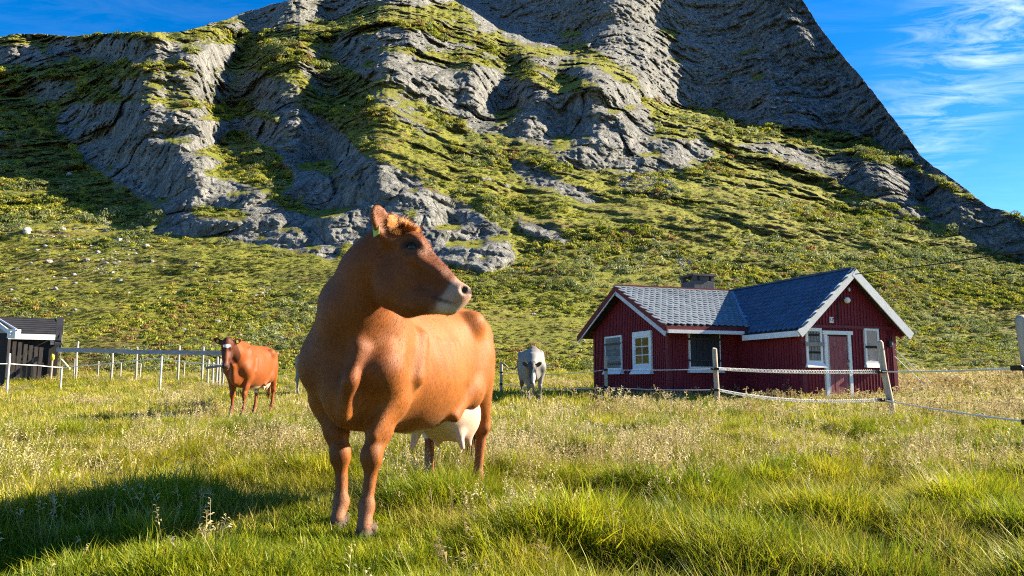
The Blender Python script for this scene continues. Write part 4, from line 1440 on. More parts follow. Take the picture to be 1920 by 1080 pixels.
# ------------------------------------------------------------------ black barn and the corner of a metal roofed shed on the left
def px_box(m, x0, y0, x1, y1, Y, depth):
    """an upright board facing the camera side, its front at depth Y"""
    a = at(x0, y1, Y); b = at(x1, y0, Y)
    m.box((a.x, Y, a.z), (b.x, Y + depth, b.z))


BA = math.radians(31.0)
_bf = Vector((math.cos(BA), math.sin(BA), 0)); _bd = Vector((-math.sin(BA), math.cos(BA), 0))
_bo = at(117, 690, 36.0); _bo.z = gz(_bo.x, _bo.y)
barn = empty('barn', tuple(_bo), BA, 'black barn with felt roof and white eaves board where the rail fence starts', 'barn')


def facade(x, y, off=0.0):
    """measured point -> barn frame, on the plane off metres before its front"""
    xn, e = ray(x, y)
    d = Vector((float(xn), 1, float(e))); o = Vector((0, 0, EYE))
    pl = _bo - _bd * off
    t_ = (pl - o).dot(_bd) / d.dot(_bd)
    p = o + d * t_ - _bo
    return Vector((p.dot(_bf), p.dot(_bd), p.z))


def fbox(m, x0, y0, x1, y1, off, depth):
    a = facade(x0, y1, off); b = facade(x1, y0, off)
    m.box((a.x, a.y, a.z), (b.x, a.y + depth, b.z))


xl = -13.0; xr = -0.12
ze = facade(60, 631).z; zr = ze + 1.55
dr = 2.6
# ridge height from the roof's upper outline
_ry = facade(60, 596, -dr); zr = _ry.z
m = MB()
zb = -0.4
m.add([(xl, 0.3, zb), (xr - 0.1, 0.3, zb), (xr - 0.1, 0.3, ze), (xl, 0.3, ze)], [(0, 1, 2, 3)])
m.add([(xr - 0.1, 0.3, zb), (xr - 0.1, 2 * dr - 0.3, zb), (xr - 0.1, 2 * dr - 0.3, ze), (xr - 0.1, dr, zr - 0.1), (xr - 0.1, 0.3, ze)], [(0, 1, 2, 3, 4)])
m.add([(xl, 0.3, zb), (xl, 2 * dr - 0.3, zb), (xl, 2 * dr - 0.3, ze), (xl, dr, zr - 0.1), (xl, 0.3, ze)], [(4, 3, 2, 1, 0)])
m.add([(xl, 2 * dr - 0.3, zb), (xr - 0.1, 2 * dr - 0.3, zb), (xr - 0.1, 2 * dr - 0.3, ze), (xl, 2 * dr - 0.3, ze)], [(3, 2, 1, 0)])
m.build('wall', M_DARKWOOD, barn)
xe = facade(103, 630).x
m = MB()
slab(m, [Vector((xl, -0.05, ze)), Vector((xe, -0.05, ze)), Vector((xe, dr, zr)), Vector((xl, dr, zr))], 0.08)
slab(m, [Vector((xl, dr, zr)), Vector((xe, dr, zr)), Vector((xe, 2 * dr, ze)), Vector((xl, 2 * dr, ze))], 0.08)
for i in range(9):       # lapped courses of felt
    q = (i + 0.5) / 9
    m.beam((xl, -0.05 + (dr + 0.05) * q, ze + (zr - ze) * q + 0.012), (xe, -0.05 + (dr + 0.05) * q, ze + (zr - ze) * q + 0.012), 0.05, 0.022)
m.build('roof', M_TARP, barn)
m = MB(); fbox(m, 12, 627.5, 104, 635.5, 0.12, 0.05)
m.build('eaves_board', M_WHITE, barn)
m = MB()
xq = facade(117.5, 630).x
slab(m, [Vector((xe + 0.01, -0.10, ze - 0.30)), Vector((xq, -0.10, ze - 0.30)), Vector((xq, dr, zr + 0.10)), Vector((xe + 0.01, dr, zr + 0.10))], 0.10)
slab(m, [Vector((xe + 0.01, dr, zr + 0.10)), Vector((xq, dr, zr + 0.10)), Vector((xq, 2 * dr, ze - 0.30)), Vector((xe + 0.01, 2 * dr, ze - 0.30))], 0.10)
m.build('roof_edge', M_TARP, barn)
m = MB(); a = facade(111, 694); b_ = facade(117.5, 628)
m.box((a.x, -0.02, zb), (b_.x, 0.14, b_.z)); m.build('corner_post', M_GREYWOOD, barn)
m = MB(); fbox(m, 94, 639, 102, 646, -0.26, 0.04)
m.build('plate', M_WHITE, barn)

# the plank screen in front of it
M_PLANKD = simple('brown_black_planks', (0.060, 0.052, 0.047), 0.85, 0.45, 5, (4, 4, 0.5), 0.5, 16, wear=(0.13, 0.115, 0.10), wear_at=0.62)
xs_ = [-24, -14, -4, 6, 13.5, 24, 34.5, 45, 55, 65, 74]
so = facade(45, 690, 0.9)
scr = empty('plank_screen', tuple(Vector((_bo.x, _bo.y, _bo.z)) + _bf * so.x + _bd * so.y), BA, 'upright dark planks before the black barn, tops stepping down to the right', 'plank fence')
for i, x in enumerate(xs_):
    topy = np.interp(x, [-30, 6, 24, 45, 74], [622, 634, 640, 645, 651]) + random.uniform(-1, 1)
    a = facade(x, topy, 0.9) - so; b_ = facade(x + 7.2, topy, 0.9) - so
    m = MB(); m.box((a.x, 0, -1.2), (b_.x, 0.04, a.z + so.z))
    m.build('plank', M_PLANKD, scr)
for yy in (655, 682):
    a = facade(-24, yy, 0.9) - so; b_ = facade(82, yy, 0.9) - so
    m = MB(); m.beam((a.x, 0.07, a.z + so.z), (b_.x, 0.07, b_.z + so.z), 0.05, 0.10)
    m.build('rail', M_DARKWOOD, scr)

SY = 27.0
o1 = at(0, 700, SY)
shed = empty('shed', (o1.x, SY, gz(o1.x, SY)), 0, 'shed at the picture edge, only its blue grey metal roof corner showing', 'shed')
c0 = at(33, 614, SY); c1 = at(-30, 570, SY + 1.6)
m = MB()
pA = at(33, 618, SY - 0.3); pB = at(-2, 597, SY + 1.0); wv = Vector((-0.55, 1.0, 0)).normalized()
rise = (pB - pA)
_sd = Vector((pA.x, pA.y, 0)).normalized() * 3.2 + Vector((-0.5, 0, 0))
pts = [pA, pA + _sd, None, None]
pts[3] = pA + (pB - pA) * 2.2; pts[2] = pts[3] + _sd
slab(m, pts, 0.05)
for i in range(9):
    q = (i + 0.5) / 9
    a = pts[0] + (pts[1] - pts[0]) * q; b_ = pts[3] + (pts[2] - pts[3]) * q
    m.beam(a + Vector((0, 0, .015)), b_ + Vector((0, 0, .015)), 0.05, 0.03)
m.v = [tuple(Vector(v) - Vector(shed.location)) for v in m.v]
m.build('roof', M_TIN, shed)
m = MB()
e0 = pts[0] + Vector((0.0, -0.02, -0.10)); e1 = pts[3] + Vector((0, -0.02, -0.10))
m.beam(e0 + Vector((-0.22, 0, -0.04)), e1, 0.04, 0.16)
m.v = [tuple(Vector(v) - Vector(shed.location)) for v in m.v]
m.build('barge_board', M_WORNWHITE, shed)
m = MB(); a = at(14, 619, SY - 0.28); b_ = at(28, 634, SY - 0.28)
m.box((a.x, SY - 0.28, b_.z), (b_.x, SY + 0.02, a.z + 0.04))
m.v = [tuple(Vector(v) - Vector(shed.location)) for v in m.v]
m.build('eaves_end', M_WHITE, shed)
m = MB(); xw = pA.x - 0.55
_gl = gz(xw, SY) - 0.3; _a = Vector((xw, SY + 0.05, 0)); _b = _a + _sd; _l = Vector((-3.2, 0.4, 0))
for (p, q) in ((_a + _l, _a), (_a, _b)):
    m.add([(p.x, p.y, _gl), (q.x, q.y, _gl), (q.x, q.y, pA.z - 0.10), (p.x, p.y, pA.z - 0.10)], [(0, 1, 2, 3)])
m.v = [tuple(Vector(v) - Vector(shed.location)) for v in m.v]
m.build('wall', M_DARKWOOD, shed)

# ------------------------------------------------------------------ fences
_pcount = [0]


def round_post(name, top, Y, lean, r, mat, label, group, cat='fence post', base_px=None):
    """post whose top is at a measured point; lean = x offset of its foot in metres"""
    t_ = at(top[0], top[1], Y)
    fx = t_.x + lean
    g = gz(fx, Y)
    foot = Vector((0, 0, -0.25)); tp = Vector((t_.x - fx, 0, t_.z - g))
    ax = tp - foot
    q = [foot + ax * k for k in (0, 0.35, 0.7, 0.985, 1.0)]
    q = [p + Vector((random.gauss(0, r * .16), random.gauss(0, r * .16), 0)) for p in q[:-1]] + [q[-1]]
    root = empty(name, (fx, Y, g), 0, label, cat, group)
    m = MB(); m.tube(q, [r * 1.05, r * 1.03, r, r * 0.97, r * 0.80], 12)
    m.build('shaft', mat, root, smooth=True).data.polygons.foreach_set('use_smooth', [len(p) != 12 for p in m.f])
    return root, t_, Vector((fx, Y, g))


def add_clip(root, p, r, name='insulator'):
    l = Vector(p) - Vector(root.location)
    m = MB(); m.box((l.x - r * 1.25, l.y - r * 1.35, l.z - 0.026), (l.x + r * 1.25, l.y + r * 1.2, l.z + 0.026))
    m.sphere((l.x - r * 1.2, l.y - r * 1.3, l.z), 0.03, 8, 5)
    m.build(name, M_BLACKPL, root)


def rope(name, pts, r, label, cat='rope', group=None, sag=0.0, mat=None):
    p = []
    for i in range(len(pts) - 1):
        a, b = Vector(pts[i]), Vector(pts[i + 1])
        n = max(4, int((b - a).length / 0.6))
        for k in range(n):
            t_ = k / n
            q = a + (b - a) * t_
            q.z -= sag * 4 * t_ * (1 - t_)
            p.append(q)
    p.append(Vector(pts[-1]))
    m = MB(); m.tube(p, r, 6)
    return tag(m.build(name, mat or M_ROPE, None, smooth=True), label, cat, group)


def coil(name, a, b, R, r, turns, sag, label, group=None):
    a, b = Vector(a), Vector(b)
    t_ = (b - a).normalized(); s = t_.orthogonal().normalized(); u = t_.cross(s)
    n = turns * 9
    p = []
    for k in range(n + 1):
        q = k / n
        c = a + (b - a) * q
        c.z -= sag * 4 * q * (1 - q)
        an = 2 * math.pi * turns * q
        p.append(c + (s * math.cos(an) + u * math.sin(an)) * R)
    m = MB(); m.tube(p, r, 5)
    return tag(m.build(name, M_ROPE, None, smooth=True), label, 'gate spring', group)


G1 = 'posts of the rope fence before the house'
pA_, tA, fA = round_post('fence_post', (1648, 640), 13.0, 0.19, 0.056, M_POSTWOOD, 'leaning pale wooden post before the house, nearer end of the coiled gate springs', G1)
pB_, tB, fB = round_post('fence_post', (1340, 653), 17.2, 0.01, 0.058, M_POSTWOOD, 'upright wooden post before the black shuttered window, far end of the coiled springs', G1)
pC_, tC, fC = round_post('fence_post', (1136, 667), 21.3, 0.01, 0.050, M_POSTWOOD, 'thin wooden post in front of the left gable of the red house', G1)
pD_, tD, fD = round_post('fence_post', (940, 678), 25.0, 0.0, 0.050, M_POSTWOOD, 'wooden post on the meadow between brown cow and grey cow', G1)
pE_, tE, fE = round_post('fence_post', (1914, 596), 7.6, 0.13, 0.062, M_POSTWOOD, 'thick leaning wooden post at the right picture edge', G1)
UA, UB, UC = at(1652, 697, 12.93), at(1340, 691.5, 17.13), at(1136, 693.5, 21.24)
LA, LB, LC = at(1657, 750, 12.93), at(1340, 731, 17.13), at(1136, 726, 21.24)
UD, LD = at(940, 698, 24.94), at(940, 720, 24.94)
UE, LE = at(1917, 690, 7.53), at(1938, 792, 7.50)
for root, ps, r in ((pA_, (UA, LA), 0.056), (pB_, (UB, LB), 0.058), (pC_, (UC, LC), 0.04), (pD_, (UD, LD), 0.04), (pE_, (UE, LE), 0.06)):
    for p in ps:
        add_clip(root, p, r)
GR = 'white ropes of the fence before the house'
rope('rope', [UB, UC], 0.011, 'upper white rope crossing the left gable of the red house', group=GR, sag=0.02)
rope('rope', [LB, LC], 0.010, 'lower white rope under the left gable windows, just above the grass', group=GR, sag=0.03)
rope('rope', [UC, UD], 0.009, 'upper white rope behind the grey cow, left of the red house', group=GR, sag=0.10)
rope('rope', [LC, LD], 0.009, 'lower white rope passing behind the legs of the grey cow', group=GR, sag=0.10)
rope('rope', [UA, UE], 0.011, 'upper white rope from the leaning post to the right picture edge', group=GR, sag=0.015)
rope('rope', [LA, LE], 0.011, 'lower white rope sloping down from the leaning post to the right picture edge', group=GR, sag=0.02)
coil('gate_spring', UA + Vector((-0.07, 0, 0)), UB + Vector((0.07, 0, 0)), 0.032, 0.0065, 105, 0.03, 'upper white coiled spring stretched across the house door', 'coiled springs between two posts')
coil('gate_spring', LA + Vector((-0.07, 0, 0)), LB + Vector((0.07, 0, 0)), 0.028, 0.006, 105, 0.11, 'lower white coiled spring hanging just above the seeded grass', 'coiled springs between two posts')
UF = UE + Vector((2.2, -4.5, -0.1)); LF = LE + Vector((2.2, -4.5, 0))
# power cable from the gable to a pole beyond the picture edge
ap = at(1604, 514, 19.35)
rope('power_cable', [ap, at(1766, 494, 16.6), at(1925, 469, 14.2), at(2200, 420, 11.5)], 0.013, 'black power cable running from the front gable to the right edge', 'cable', sag=0.0, mat=M_BLACKPL)
w0 = at(1678, 655, 19.9)
rope('guy_rope', [w0, at(1750, 724, 19.0)], 0.011, 'upper of two white guy ropes from the right corner of the house', 'rope', 'guy ropes at the right corner of the house')
w1 = at(1677, 668, 19.9)
rope('guy_rope', [w1, at(1738, 726, 19.0)], 0.010, 'lower of two white guy ropes from the right corner of the house', 'rope', 'guy ropes at the right corner of the house')

# rail fence by the barn
RFY = 35.0
G2 = 'whitish posts of the rail fence'
lab2 = ['first whitish post of the rail fence, just right of the black barn', 'second whitish post of the rail fence, counted from the black barn', 'third whitish post of the rail fence, taller, counted from the barn',
        'fourth whitish post of the rail fence, counted from the barn', 'last whitish post of the rail fence, just left of the red cow']
for i, (x, y) in enumerate(((146.5, 640), (211.5, 660), (257.5, 651), (336.5, 648), (381.5, 650))):
    round_post('rail_post', (x, y), RFY - i * 0.25, 0.0, 0.05, M_WHITEPOST, lab2[i], G2)
M_RAIL = simple('silver_grey_rail', (0.30, 0.31, 0.33), 0.8, 0.25, 4, (0.5, 4, 4), 0.4, 16)
rf = empty('fence_rail', (at(110, 655, RFY).x, RFY - 0.1, 0), 0, 'long grey plank rail running from the black barn to the red cow', 'fence rail')
m = MB()
a = at(106, 655.5, RFY - 0.12); b_ = at(246, 659, RFY - 0.7); c_ = at(243, 659.5, RFY - 0.75); d_ = at(418, 662, RFY - 1.25)
for (p, q) in ((a, b_), (c_, d_)):
    m = MB(); m.beam(p, q, 0.045, 0.20)
    m.v = [tuple(Vector(v) - Vector(rf.location)) for v in m.v]
    m.build('plank', M_RAIL, rf)
G3 = 'short pegs behind the rail fence'
lab3 = ['short whitish peg between the barn and the first rail post', 'short peg right of the first tall rail post', 'short peg right of the second rail post', 'short peg just right of the third rail post', 'short peg left of the fourth rail post']
for i, (x, y) in enumerate(((140.5, 674), (185, 677), (227, 680), (264, 682), (346, 680))):
    round_post('peg', (x, y), 36.5, 0.0, 0.035, M_WHITEPOST, lab3[i], G3, 'peg')
G4 = 'cluster of posts left of the red cow'
lab4 = ['leftmost post of the cluster, left of the red cow', 'second post of the cluster left of the red cow', 'tallest post of the cluster beside the red cow head', 'fourth post of the cluster, almost touching the red cow', 'rightmost post of the cluster, behind the neck of the red cow']
for i, (x, y) in enumerate(((391, 674), (400, 680), (408, 669), (413, 673), (419, 679))):
    round_post('cluster_post', (x, y), 31.0 - i * 0.4, 0.0, 0.045, M_WHITEPOST, lab4[i], G4)
m = MB(); m.beam(at(386, 690, 30.6), at(424, 684, 28.8), 0.04, 0.10)
tag(m.build('brace_rail', M_GREYWOOD), 'short slanting grey rail across the post cluster by the red cow', 'fence rail')
G5 = 'white electric fence stakes on the left'
stakes = [((19, 663), 25.0, 'nearest white electric fence stake, left before the plank screen'), ((116, 688), 28.0, 'low white fence stake at the foot of the barn corner'), ((303.5, 668), 26.5, 'white electric fence stake midway between barn and red cow')]
for (p, Y, lab) in stakes:
    round_post('fence_stake', p, Y, 0.0, 0.035, simple('whitish_stake', (0.52, 0.50, 0.46), 0.6, 0.1, 5), lab, G5, 'fence stake')
rope('rope', [at(-40, 682, 24.5), at(19, 682, 25.0), at(70, 685, 26.6), at(116, 689, 28.0)], 0.016, 'white fence rope in front of the plank screen and barn', 'rope', sag=0.01)
rope('rope', [at(116, 689, 28.0), at(200, 682, 27.6), at(258, 676, 27.0), at(303.5, 671, 26.4), at(350, 679, 25.5), at(425, 685, 24.0)], 0.015, 'white fence rope from the barn corner to behind the red cow', 'rope', sag=0.01)
m = MB(); m.beam(at(115, 674, 33.5), at(131, 692, 33.2), 0.07, 0.07)
tag(m.build('brace_stake', simple('pale_yellow_wood', (0.62, 0.55, 0.25), 0.7, 0.15, 6)), 'pale slanting stake leaning against the barn corner post', 'stake')
a = at(98, 672, 35.6)
yp = empty('marker_post', (a.x, 35.6, gz(a.x, 35.6)), 0, 'small post with a yellow top in front of the black barn', 'marker post')
m = MB(); hh = a.z - gz(a.x, 35.6); m.tube([(0, 0, -0.1), (0, 0, hh)], 0.05, 8); m.build('stem', M_POSTWOOD, yp)
m = MB(); m.sphere((0, 0, hh + 0.05), (0.11, 0.08, 0.17)); m.build('cap', M_YELLOW, yp, smooth=True)


# ------------------------------------------------------------------ boulders
def stone_material(name, lo, hi):
    m, tr, b = new_mat(name)
    P = N(tr, 'ShaderNodeTexCoord').outputs['Object']
    oi = N(tr, 'ShaderNodeObjectInfo')
    f = math_node(tr, 'ADD', noise(tr, P, 2.2, 8, 0.7), math_node(tr, 'MULTIPLY', math_node(tr, 'SUBTRACT', oi.outputs['Random'], .5), .3))
    c = ramp(tr, f, [(0.3, lo), (0.7, hi)])
    c = mix(tr, ramp(tr, noise(tr, P, 5, 6, 0.7), [(0.55, 0), (0.7, 0.6)]), c, (0.09, 0.09, 0.07))
    tr.links.new(c, b.inputs['Base Color'])
    b.inputs['Roughness'].default_value = 0.9
    bump(tr, b, noise(tr, P, 6, 6, 0.7), 0.6, 0.08)
    return m


M_STONE = stone_material('pale_stone', (0.17, 0.17, 0.165), (0.37, 0.365, 0.35))
M_STONE_D = stone_material('grey_stone', (0.10, 0.10, 0.10), (0.26, 0.25, 0.25))


def boulder_mesh(seed, sub=3, facets=9):
    r = random.Random(seed)
    bm = bmesh.new()
    bmesh.ops.create_icosphere(bm, subdivisions=sub, radius=1.0)
    planes = []
    for _ in range(facets):
        n = Vector((r.gauss(0, 1), r.gauss(0, 1), r.gauss(0, 0.8))).normalized()
        planes.append((n, r.uniform(0.55, 0.85)))
    for v in bm.verts:
        for n, d_ in planes:
            q = v.co.dot(n) - d_
            if q > 0:
                v.co -= n * q * 0.92
        v.co += v.co.normalized() * 0.05 * (math.sin(v.co.x * 7 + seed) + math.sin(v.co.y * 6.3 + seed * 2) + math.sin(v.co.z * 8 + seed))
    me_ = bpy.data.meshes.new('boulder')
    bm.to_mesh(me_); bm.free()
    return me_


BM_ = [boulder_mesh(i) for i in range(6)]
for q in BM_[:4]:
    q.materials.append(M_STONE)
for q in BM_[4:]:
    q.materials.append(M_STONE_D)


def hit(x, y):
    """surface point of the mountain on the sight line of a measured point"""
    xn, e = ray(x, y)
    j = int(np.clip(np.searchsorted(_xs, float(xn)), 1, len(_xs) - 2))
    col = E_[:, j]
    i = int(np.clip(np.searchsorted(col, float(e)), 1, NT - 2))
    Y = YD[i, j]
    return Vector((float(xn) * Y, Y, EYE + float(e) * Y))


def boulder(x, y, wpx, label, group=None, dark=False, ground_Y=None, flat=0.7):
    if ground_Y:
        p = at(x, y, ground_Y); p.z = gz(p.x, ground_Y)
    else:
        p = hit(x, y)
    s = wpx / F * p.y * 0.5
    o = bpy.data.objects.new('boulder', BM_[random.randrange(4, 6) if dark else random.randrange(4)])
    C.objects.link(o)
    o.location = p - Vector((0, -0.25 * s, -0.12 * s))
    o.rotation_euler = (random.uniform(-.3, .3), random.uniform(-.3, .3), random.uniform(0, 6.28))
    o.scale = (s * random.uniform(.9, 1.25), s * random.uniform(.8, 1.1), s * flat * random.uniform(.8, 1.2))
    return tag(o, label, 'boulder', group)


GB = 'pale boulders strewn over the sunlit slope on the left'
sing = [(200, 422, 14, 'pale upright boulder standing on the shadow line of the left slope'), (198, 434, 13, 'pale boulder just below the one on the shadow line'), (50, 435, 20, 'flat pale boulder far left below the shadow line'),
        (116, 431, 12, 'pale boulder on the left slope between the shadow line boulders and the edge'), (222, 451, 15, 'pale boulder at the foot of the dark slope, left of the cliff base'), (405, 606, 16, 'white boulder on the slope just above the red cow head'),
        (486, 633, 13, 'pale boulder on the slope right of the red cow head'), (522, 637, 16, 'tall grey boulder above the back of the red cow'), (130, 328, 14, 'larger stone alone in the shaded grass bowl'), (126, 386, 12, 'stone in the shaded grass bowl near its lower edge')]
for x, y, s, lab in sing:
    boulder(x, y, s, lab, GB)
many = [(70, 470), (85, 463), (110, 478), (145, 455), (170, 462), (183, 474), (218, 478), (240, 478), (162, 488), (215, 495), (222, 492), (30, 506), (100, 520), (192, 486), (128, 590), (210, 602), (365, 508), (408, 530),
        (432, 547), (480, 555), (492, 551), (545, 568), (580, 570), (590, 578), (420, 505), (330, 470), (30, 568), (140, 582), (300, 560), (355, 565), (470, 575), (560, 540), (250, 470), (275, 462), (60, 450), (20, 545), (345, 620), (450, 630), (540, 620), (570, 610), (240, 550), (395, 590)] + [(int(x), int(y)) for x, y in zip(np.random.default_rng(5).normal(215, 95, 34), np.random.default_rng(6).normal(482, 34, 34)) if 5 < x < 540 and 425 < y < 600]
for x, y in many:
    boulder(x, y, random.uniform(5, 12), 'small pale boulder among the low shrubs of the sunlit left slope', 'small pale boulders on the sunlit left slope')
for x, y in ((1040, 612), (1095, 640), (1180, 560), (1000, 590), (1075, 570), (1440, 520), (1330, 480), (1560, 470), (1690, 560), (1740, 600), (1300, 430), (1480, 470), (1620, 430), (1850, 520), (1400, 560), (1780, 500)):
    boulder(x, y, random.uniform(5, 9), 'small boulder among the scrub of the slope behind the house', 'small boulders on the slope behind the house')
right = [(1782, 654, 14, 'grey boulder on the slope right of the house, uppermost of the dark ones'), (1806, 670, 15, 'dark boulder on the slope right of the two guy ropes'), (1878, 672, 17, 'dark boulder left of the thick edge post'), (1905, 678, 20, 'dark boulder directly behind the thick edge post')]
for x, y, s, lab in right:
    boulder(x, y, s, lab, 'dark boulders on the rise right of the house', True)
near = [(1868, 700, 44, 27.0, 'broad grey rock on the rise at the right, left of the edge post'), (1905, 708, 46, 26.0, 'flat grey rock in the seeded grass below the edge post'), (1790, 716, 56, 25.0, 'long flat grey rock in the grass right of the guy ropes'), (1835, 703, 30, 27.0, 'dark rock between the long flat rock and the broad rock'), (1765, 718, 26, 25.5, 'small grey rock at the foot of the guy ropes')]
for x, y, s, Y, lab in near:
    boulder(x, y, s, lab, 'grey rocks on the rise at the right', True, Y, 0.55)
b_ = boulder(313, 770, 30, 'low grey stone in the meadow grass left of the red cow', None, False, 13.2, 0.5)


# scree: loose stones too many to count, one object each field
def scree(name, poly, n, smin, smax, mat_i, seed):
    r = np.random.default_rng(seed)
    xs = np.array([p[0] for p in poly]); ys = np.array([p[1] for p in poly])
    P = []; Sx = []
    while len(P) < n:
        x = r.uniform(xs.min(), xs.max()); y = r.uniform(ys.min(), ys.max())
        if inside(poly, np.array([x]), np.array([y]))[0]:
            p = hit(x, y); P.append(tuple(p)); Sx.append(p.y / F * r.uniform(smin, smax))
    kinds = []
    for i in range(3):
        bm = bmesh.new(); bmesh.ops.create_icosphere(bm, subdivisions=1, radius=1.0)
        for v in bm.verts:
            v.co *= random.uniform(0.6, 1.15)
        me_ = bpy.data.meshes.new('scree_stone'); bm.to_mesh(me_); bm.free(); me_.materials.append((M_STONE, M_STONE_D, M_STONE)[i] if mat_i == 0 else (M_STONE_D, M_STONE, M_STONE_D)[i])
        kinds.append(bpy.data.objects.new('scree_stone', me_))
    n = len(P); Sx = np.array(Sx)
    return tag(scatter(name, kinds, np.array(P), r.uniform(0, 6.28, n), (r.normal(0, .4, n), r.normal(0, .4, n)), np.stack([Sx * 1.2, Sx, Sx * 0.8], -1), r.integers(0, 3, n)), kind='stuff')


scree('scree', [(1150, 335), (1200, 322), (1260, 338), (1282, 358), (1250, 376), (1200, 370), (1160, 352)], 900, 1.2, 3.2, 1, 5)
scree('scree', [(1215, 445), (1262, 462), (1300, 495), (1345, 515), (1330, 535), (1290, 510), (1255, 485)], 420, 1.2, 3.4, 0, 6)
scree('scree', [(1360, 525), (1380, 520), (1405, 540), (1390, 552)], 90, 1.5, 3.6, 0, 8)
scree('scree', [(470, 520), (560, 560), (600, 600), (560, 600), (500, 560)], 160, 1.0, 2.6, 0, 9)
scree('scree', [(60, 440), (240, 445), (330, 500), (230, 520), (100, 500)], 260, 1.0, 2.8, 0, 10)


# ------------------------------------------------------------------ cattle: one smooth body grown from a distance field
class Field:
    def __init__(self, lo, hi, h):
        self.lo = np.array(lo, np.float32); self.h = h
        self.n = np.ceil((np.array(hi) - np.array(lo)) / h).astype(int) + 1
        self.f = np.full(self.n, 0.6, np.float32)
        self.ax = [self.lo[i] + h * np.arange(self.n[i], dtype=np.float32) for i in range(3)]

    def sub(self, lo, hi, pad):
        s = []
        for i in range(3):
            a = int(max(0, math.floor((lo[i] - pad - self.lo[i]) / self.h)))
            b = int(min(self.n[i], math.ceil((hi[i] + pad - self.lo[i]) / self.h) + 1))
            s.append(slice(a, max(b, a + 1)))
        s = tuple(s)
        g = np.meshgrid(self.ax[0][s[0]], self.ax[1][s[1]], self.ax[2][s[2]], indexing='ij', sparse=True)
        return s, g

    def put(self, s, d, k, cut=False):
        a = self.f[s]
        if cut:
            d = -d
            hq = np.clip(0.5 - 0.5 * (a - d) / k, 0, 1)
            self.f[s] = a * (1 - hq) + d * hq + k * hq * (1 - hq)
        else:
            hq = np.clip(0.5 + 0.5 * (d - a) / k, 0, 1)
            self.f[s] = d * (1 - hq) + a * hq - k * hq * (1 - hq)

    def cone(self, a, b, ra, rb, k=0.06, cut=False):
        a = np.array(a, np.float32); b = np.array(b, np.float32); r = max(ra, rb)
        s, (x, y, z) = self.sub(np.minimum(a, b) - r, np.maximum(a, b) + r, k + 0.02)
        ba = b - a; L = float(ba @ ba) + 1e-9
        t_ = np.clip(((x - a[0]) * ba[0] + (y - a[1]) * ba[1] + (z - a[2]) * ba[2]) / L, 0, 1)
        d = np.sqrt((x - a[0] - ba[0] * t_) ** 2 + (y - a[1] - ba[1] * t_) ** 2 + (z - a[2] - ba[2] * t_) ** 2) - (ra + (rb - ra) * t_)
        self.put(s, d, k, cut)

    def ball(self, c, r, k=0.05, cut=False):
        self.cone(c, (c[0], c[1], c[2] + 1e-4), r, r, k, cut)

    def ell(self, c, r, k=0.08, R=None, cut=False):
        """R: 3x3 whose rows are the ellipsoid's own axes"""
        c = np.array(c, np.float32); r = np.array(r, np.float32); m = float(r.max())
        if R is None:
            s, (x, y, z) = self.sub(c - r, c + r, k + 0.02)
            p = (x - c[0], y - c[1], z - c[2])
        else:
            R = np.array(R, np.float32)
            ext = np.abs(R.T) @ r
            s, (x, y, z) = self.sub(c - ext, c + ext, k + 0.02)
            x = x - c[0]; y = y - c[1]; z = z - c[2]
            p = tuple(x * R[i, 0] + y * R[i, 1] + z * R[i, 2] for i in range(3))
        k0 = np.sqrt((p[0] / r[0]) ** 2 + (p[1] / r[1]) ** 2 + (p[2] / r[2]) ** 2)
        k1 = np.sqrt((p[0] / r[0] ** 2) ** 2 + (p[1] / r[1] ** 2) ** 2 + (p[2] / r[2] ** 2) ** 2) + 1e-6
        self.put(s, k0 * (k0 - 1.0) / k1, k, cut)

    def surface(self):
        """surface nets"""
        f = self.f; n = self.n
        neg = f < 0
        c = [(0, 0, 0), (1, 0, 0), (0, 1, 0), (1, 1, 0), (0, 0, 1), (1, 0, 1), (0, 1, 1), (1, 1, 1)]
        sl = lambda o: tuple(slice(o[i], n[i] - 1 + o[i]) for i in range(3))
        cnt = sum(neg[sl(o)].astype(np.int8) for o in c)
        act = (cnt > 0) & (cnt < 8)
        ii = np.argwhere(act)
        vid = np.full(act.shape, -1, np.int32); vid[act] = np.arange(len(ii))
        acc = np.zeros((len(ii), 3), np.float32); num = np.zeros(len(ii), np.float32)
        val = [f[ii[:, 0] + o[0], ii[:, 1] + o[1], ii[:, 2] + o[2]] for o in c]
        for a in range(8):
            for b in range(a + 1, 8):
                df = [c[b][i] - c[a][i] for i in range(3)]
                if sum(abs(q) for q in df) != 1:
                    continue
                cr = (val[a] < 0) != (val[b] < 0)
                t_ = np.where(cr, val[a] / np.where(cr, val[a] - val[b], 1), 0)
                for i in range(3):
                    acc[:, i] += np.where(cr, c[a][i] + t_ * df[i], 0)
                num += cr
        V = self.lo + (ii + acc / num[:, None]) * self.h
        quads = []
        for ax in range(3):
            o1, o2 = [(1, 2), (2, 0), (0, 1)][ax]
            A = [slice(None)] * 3; B = [slice(None)] * 3
            A[ax] = slice(0, n[ax] - 1); B[ax] = slice(1, n[ax])
            s0 = neg[tuple(A)]; s1 = neg[tuple(B)]
            e = np.argwhere(s0 != s1)
            ok = (e[:, o1] > 0) & (e[:, o2] > 0) & (e[:, o1] < n[o1] - 1) & (e[:, o2] < n[o2] - 1)
            e = e[ok]
            ins = s0[e[:, 0], e[:, 1], e[:, 2]]
            q = []
            for (d1, d2) in ((-1, -1), (0, -1), (0, 0), (-1, 0)):
                w_ = e.copy(); w_[:, o1] += d1; w_[:, o2] += d2
                q.append(vid[w_[:, 0], w_[:, 1], w_[:, 2]])
            q = np.stack(q, -1)
            q[~ins] = q[~ins][:, ::-1]
            quads.append(q)
        return V, np.concatenate(quads)


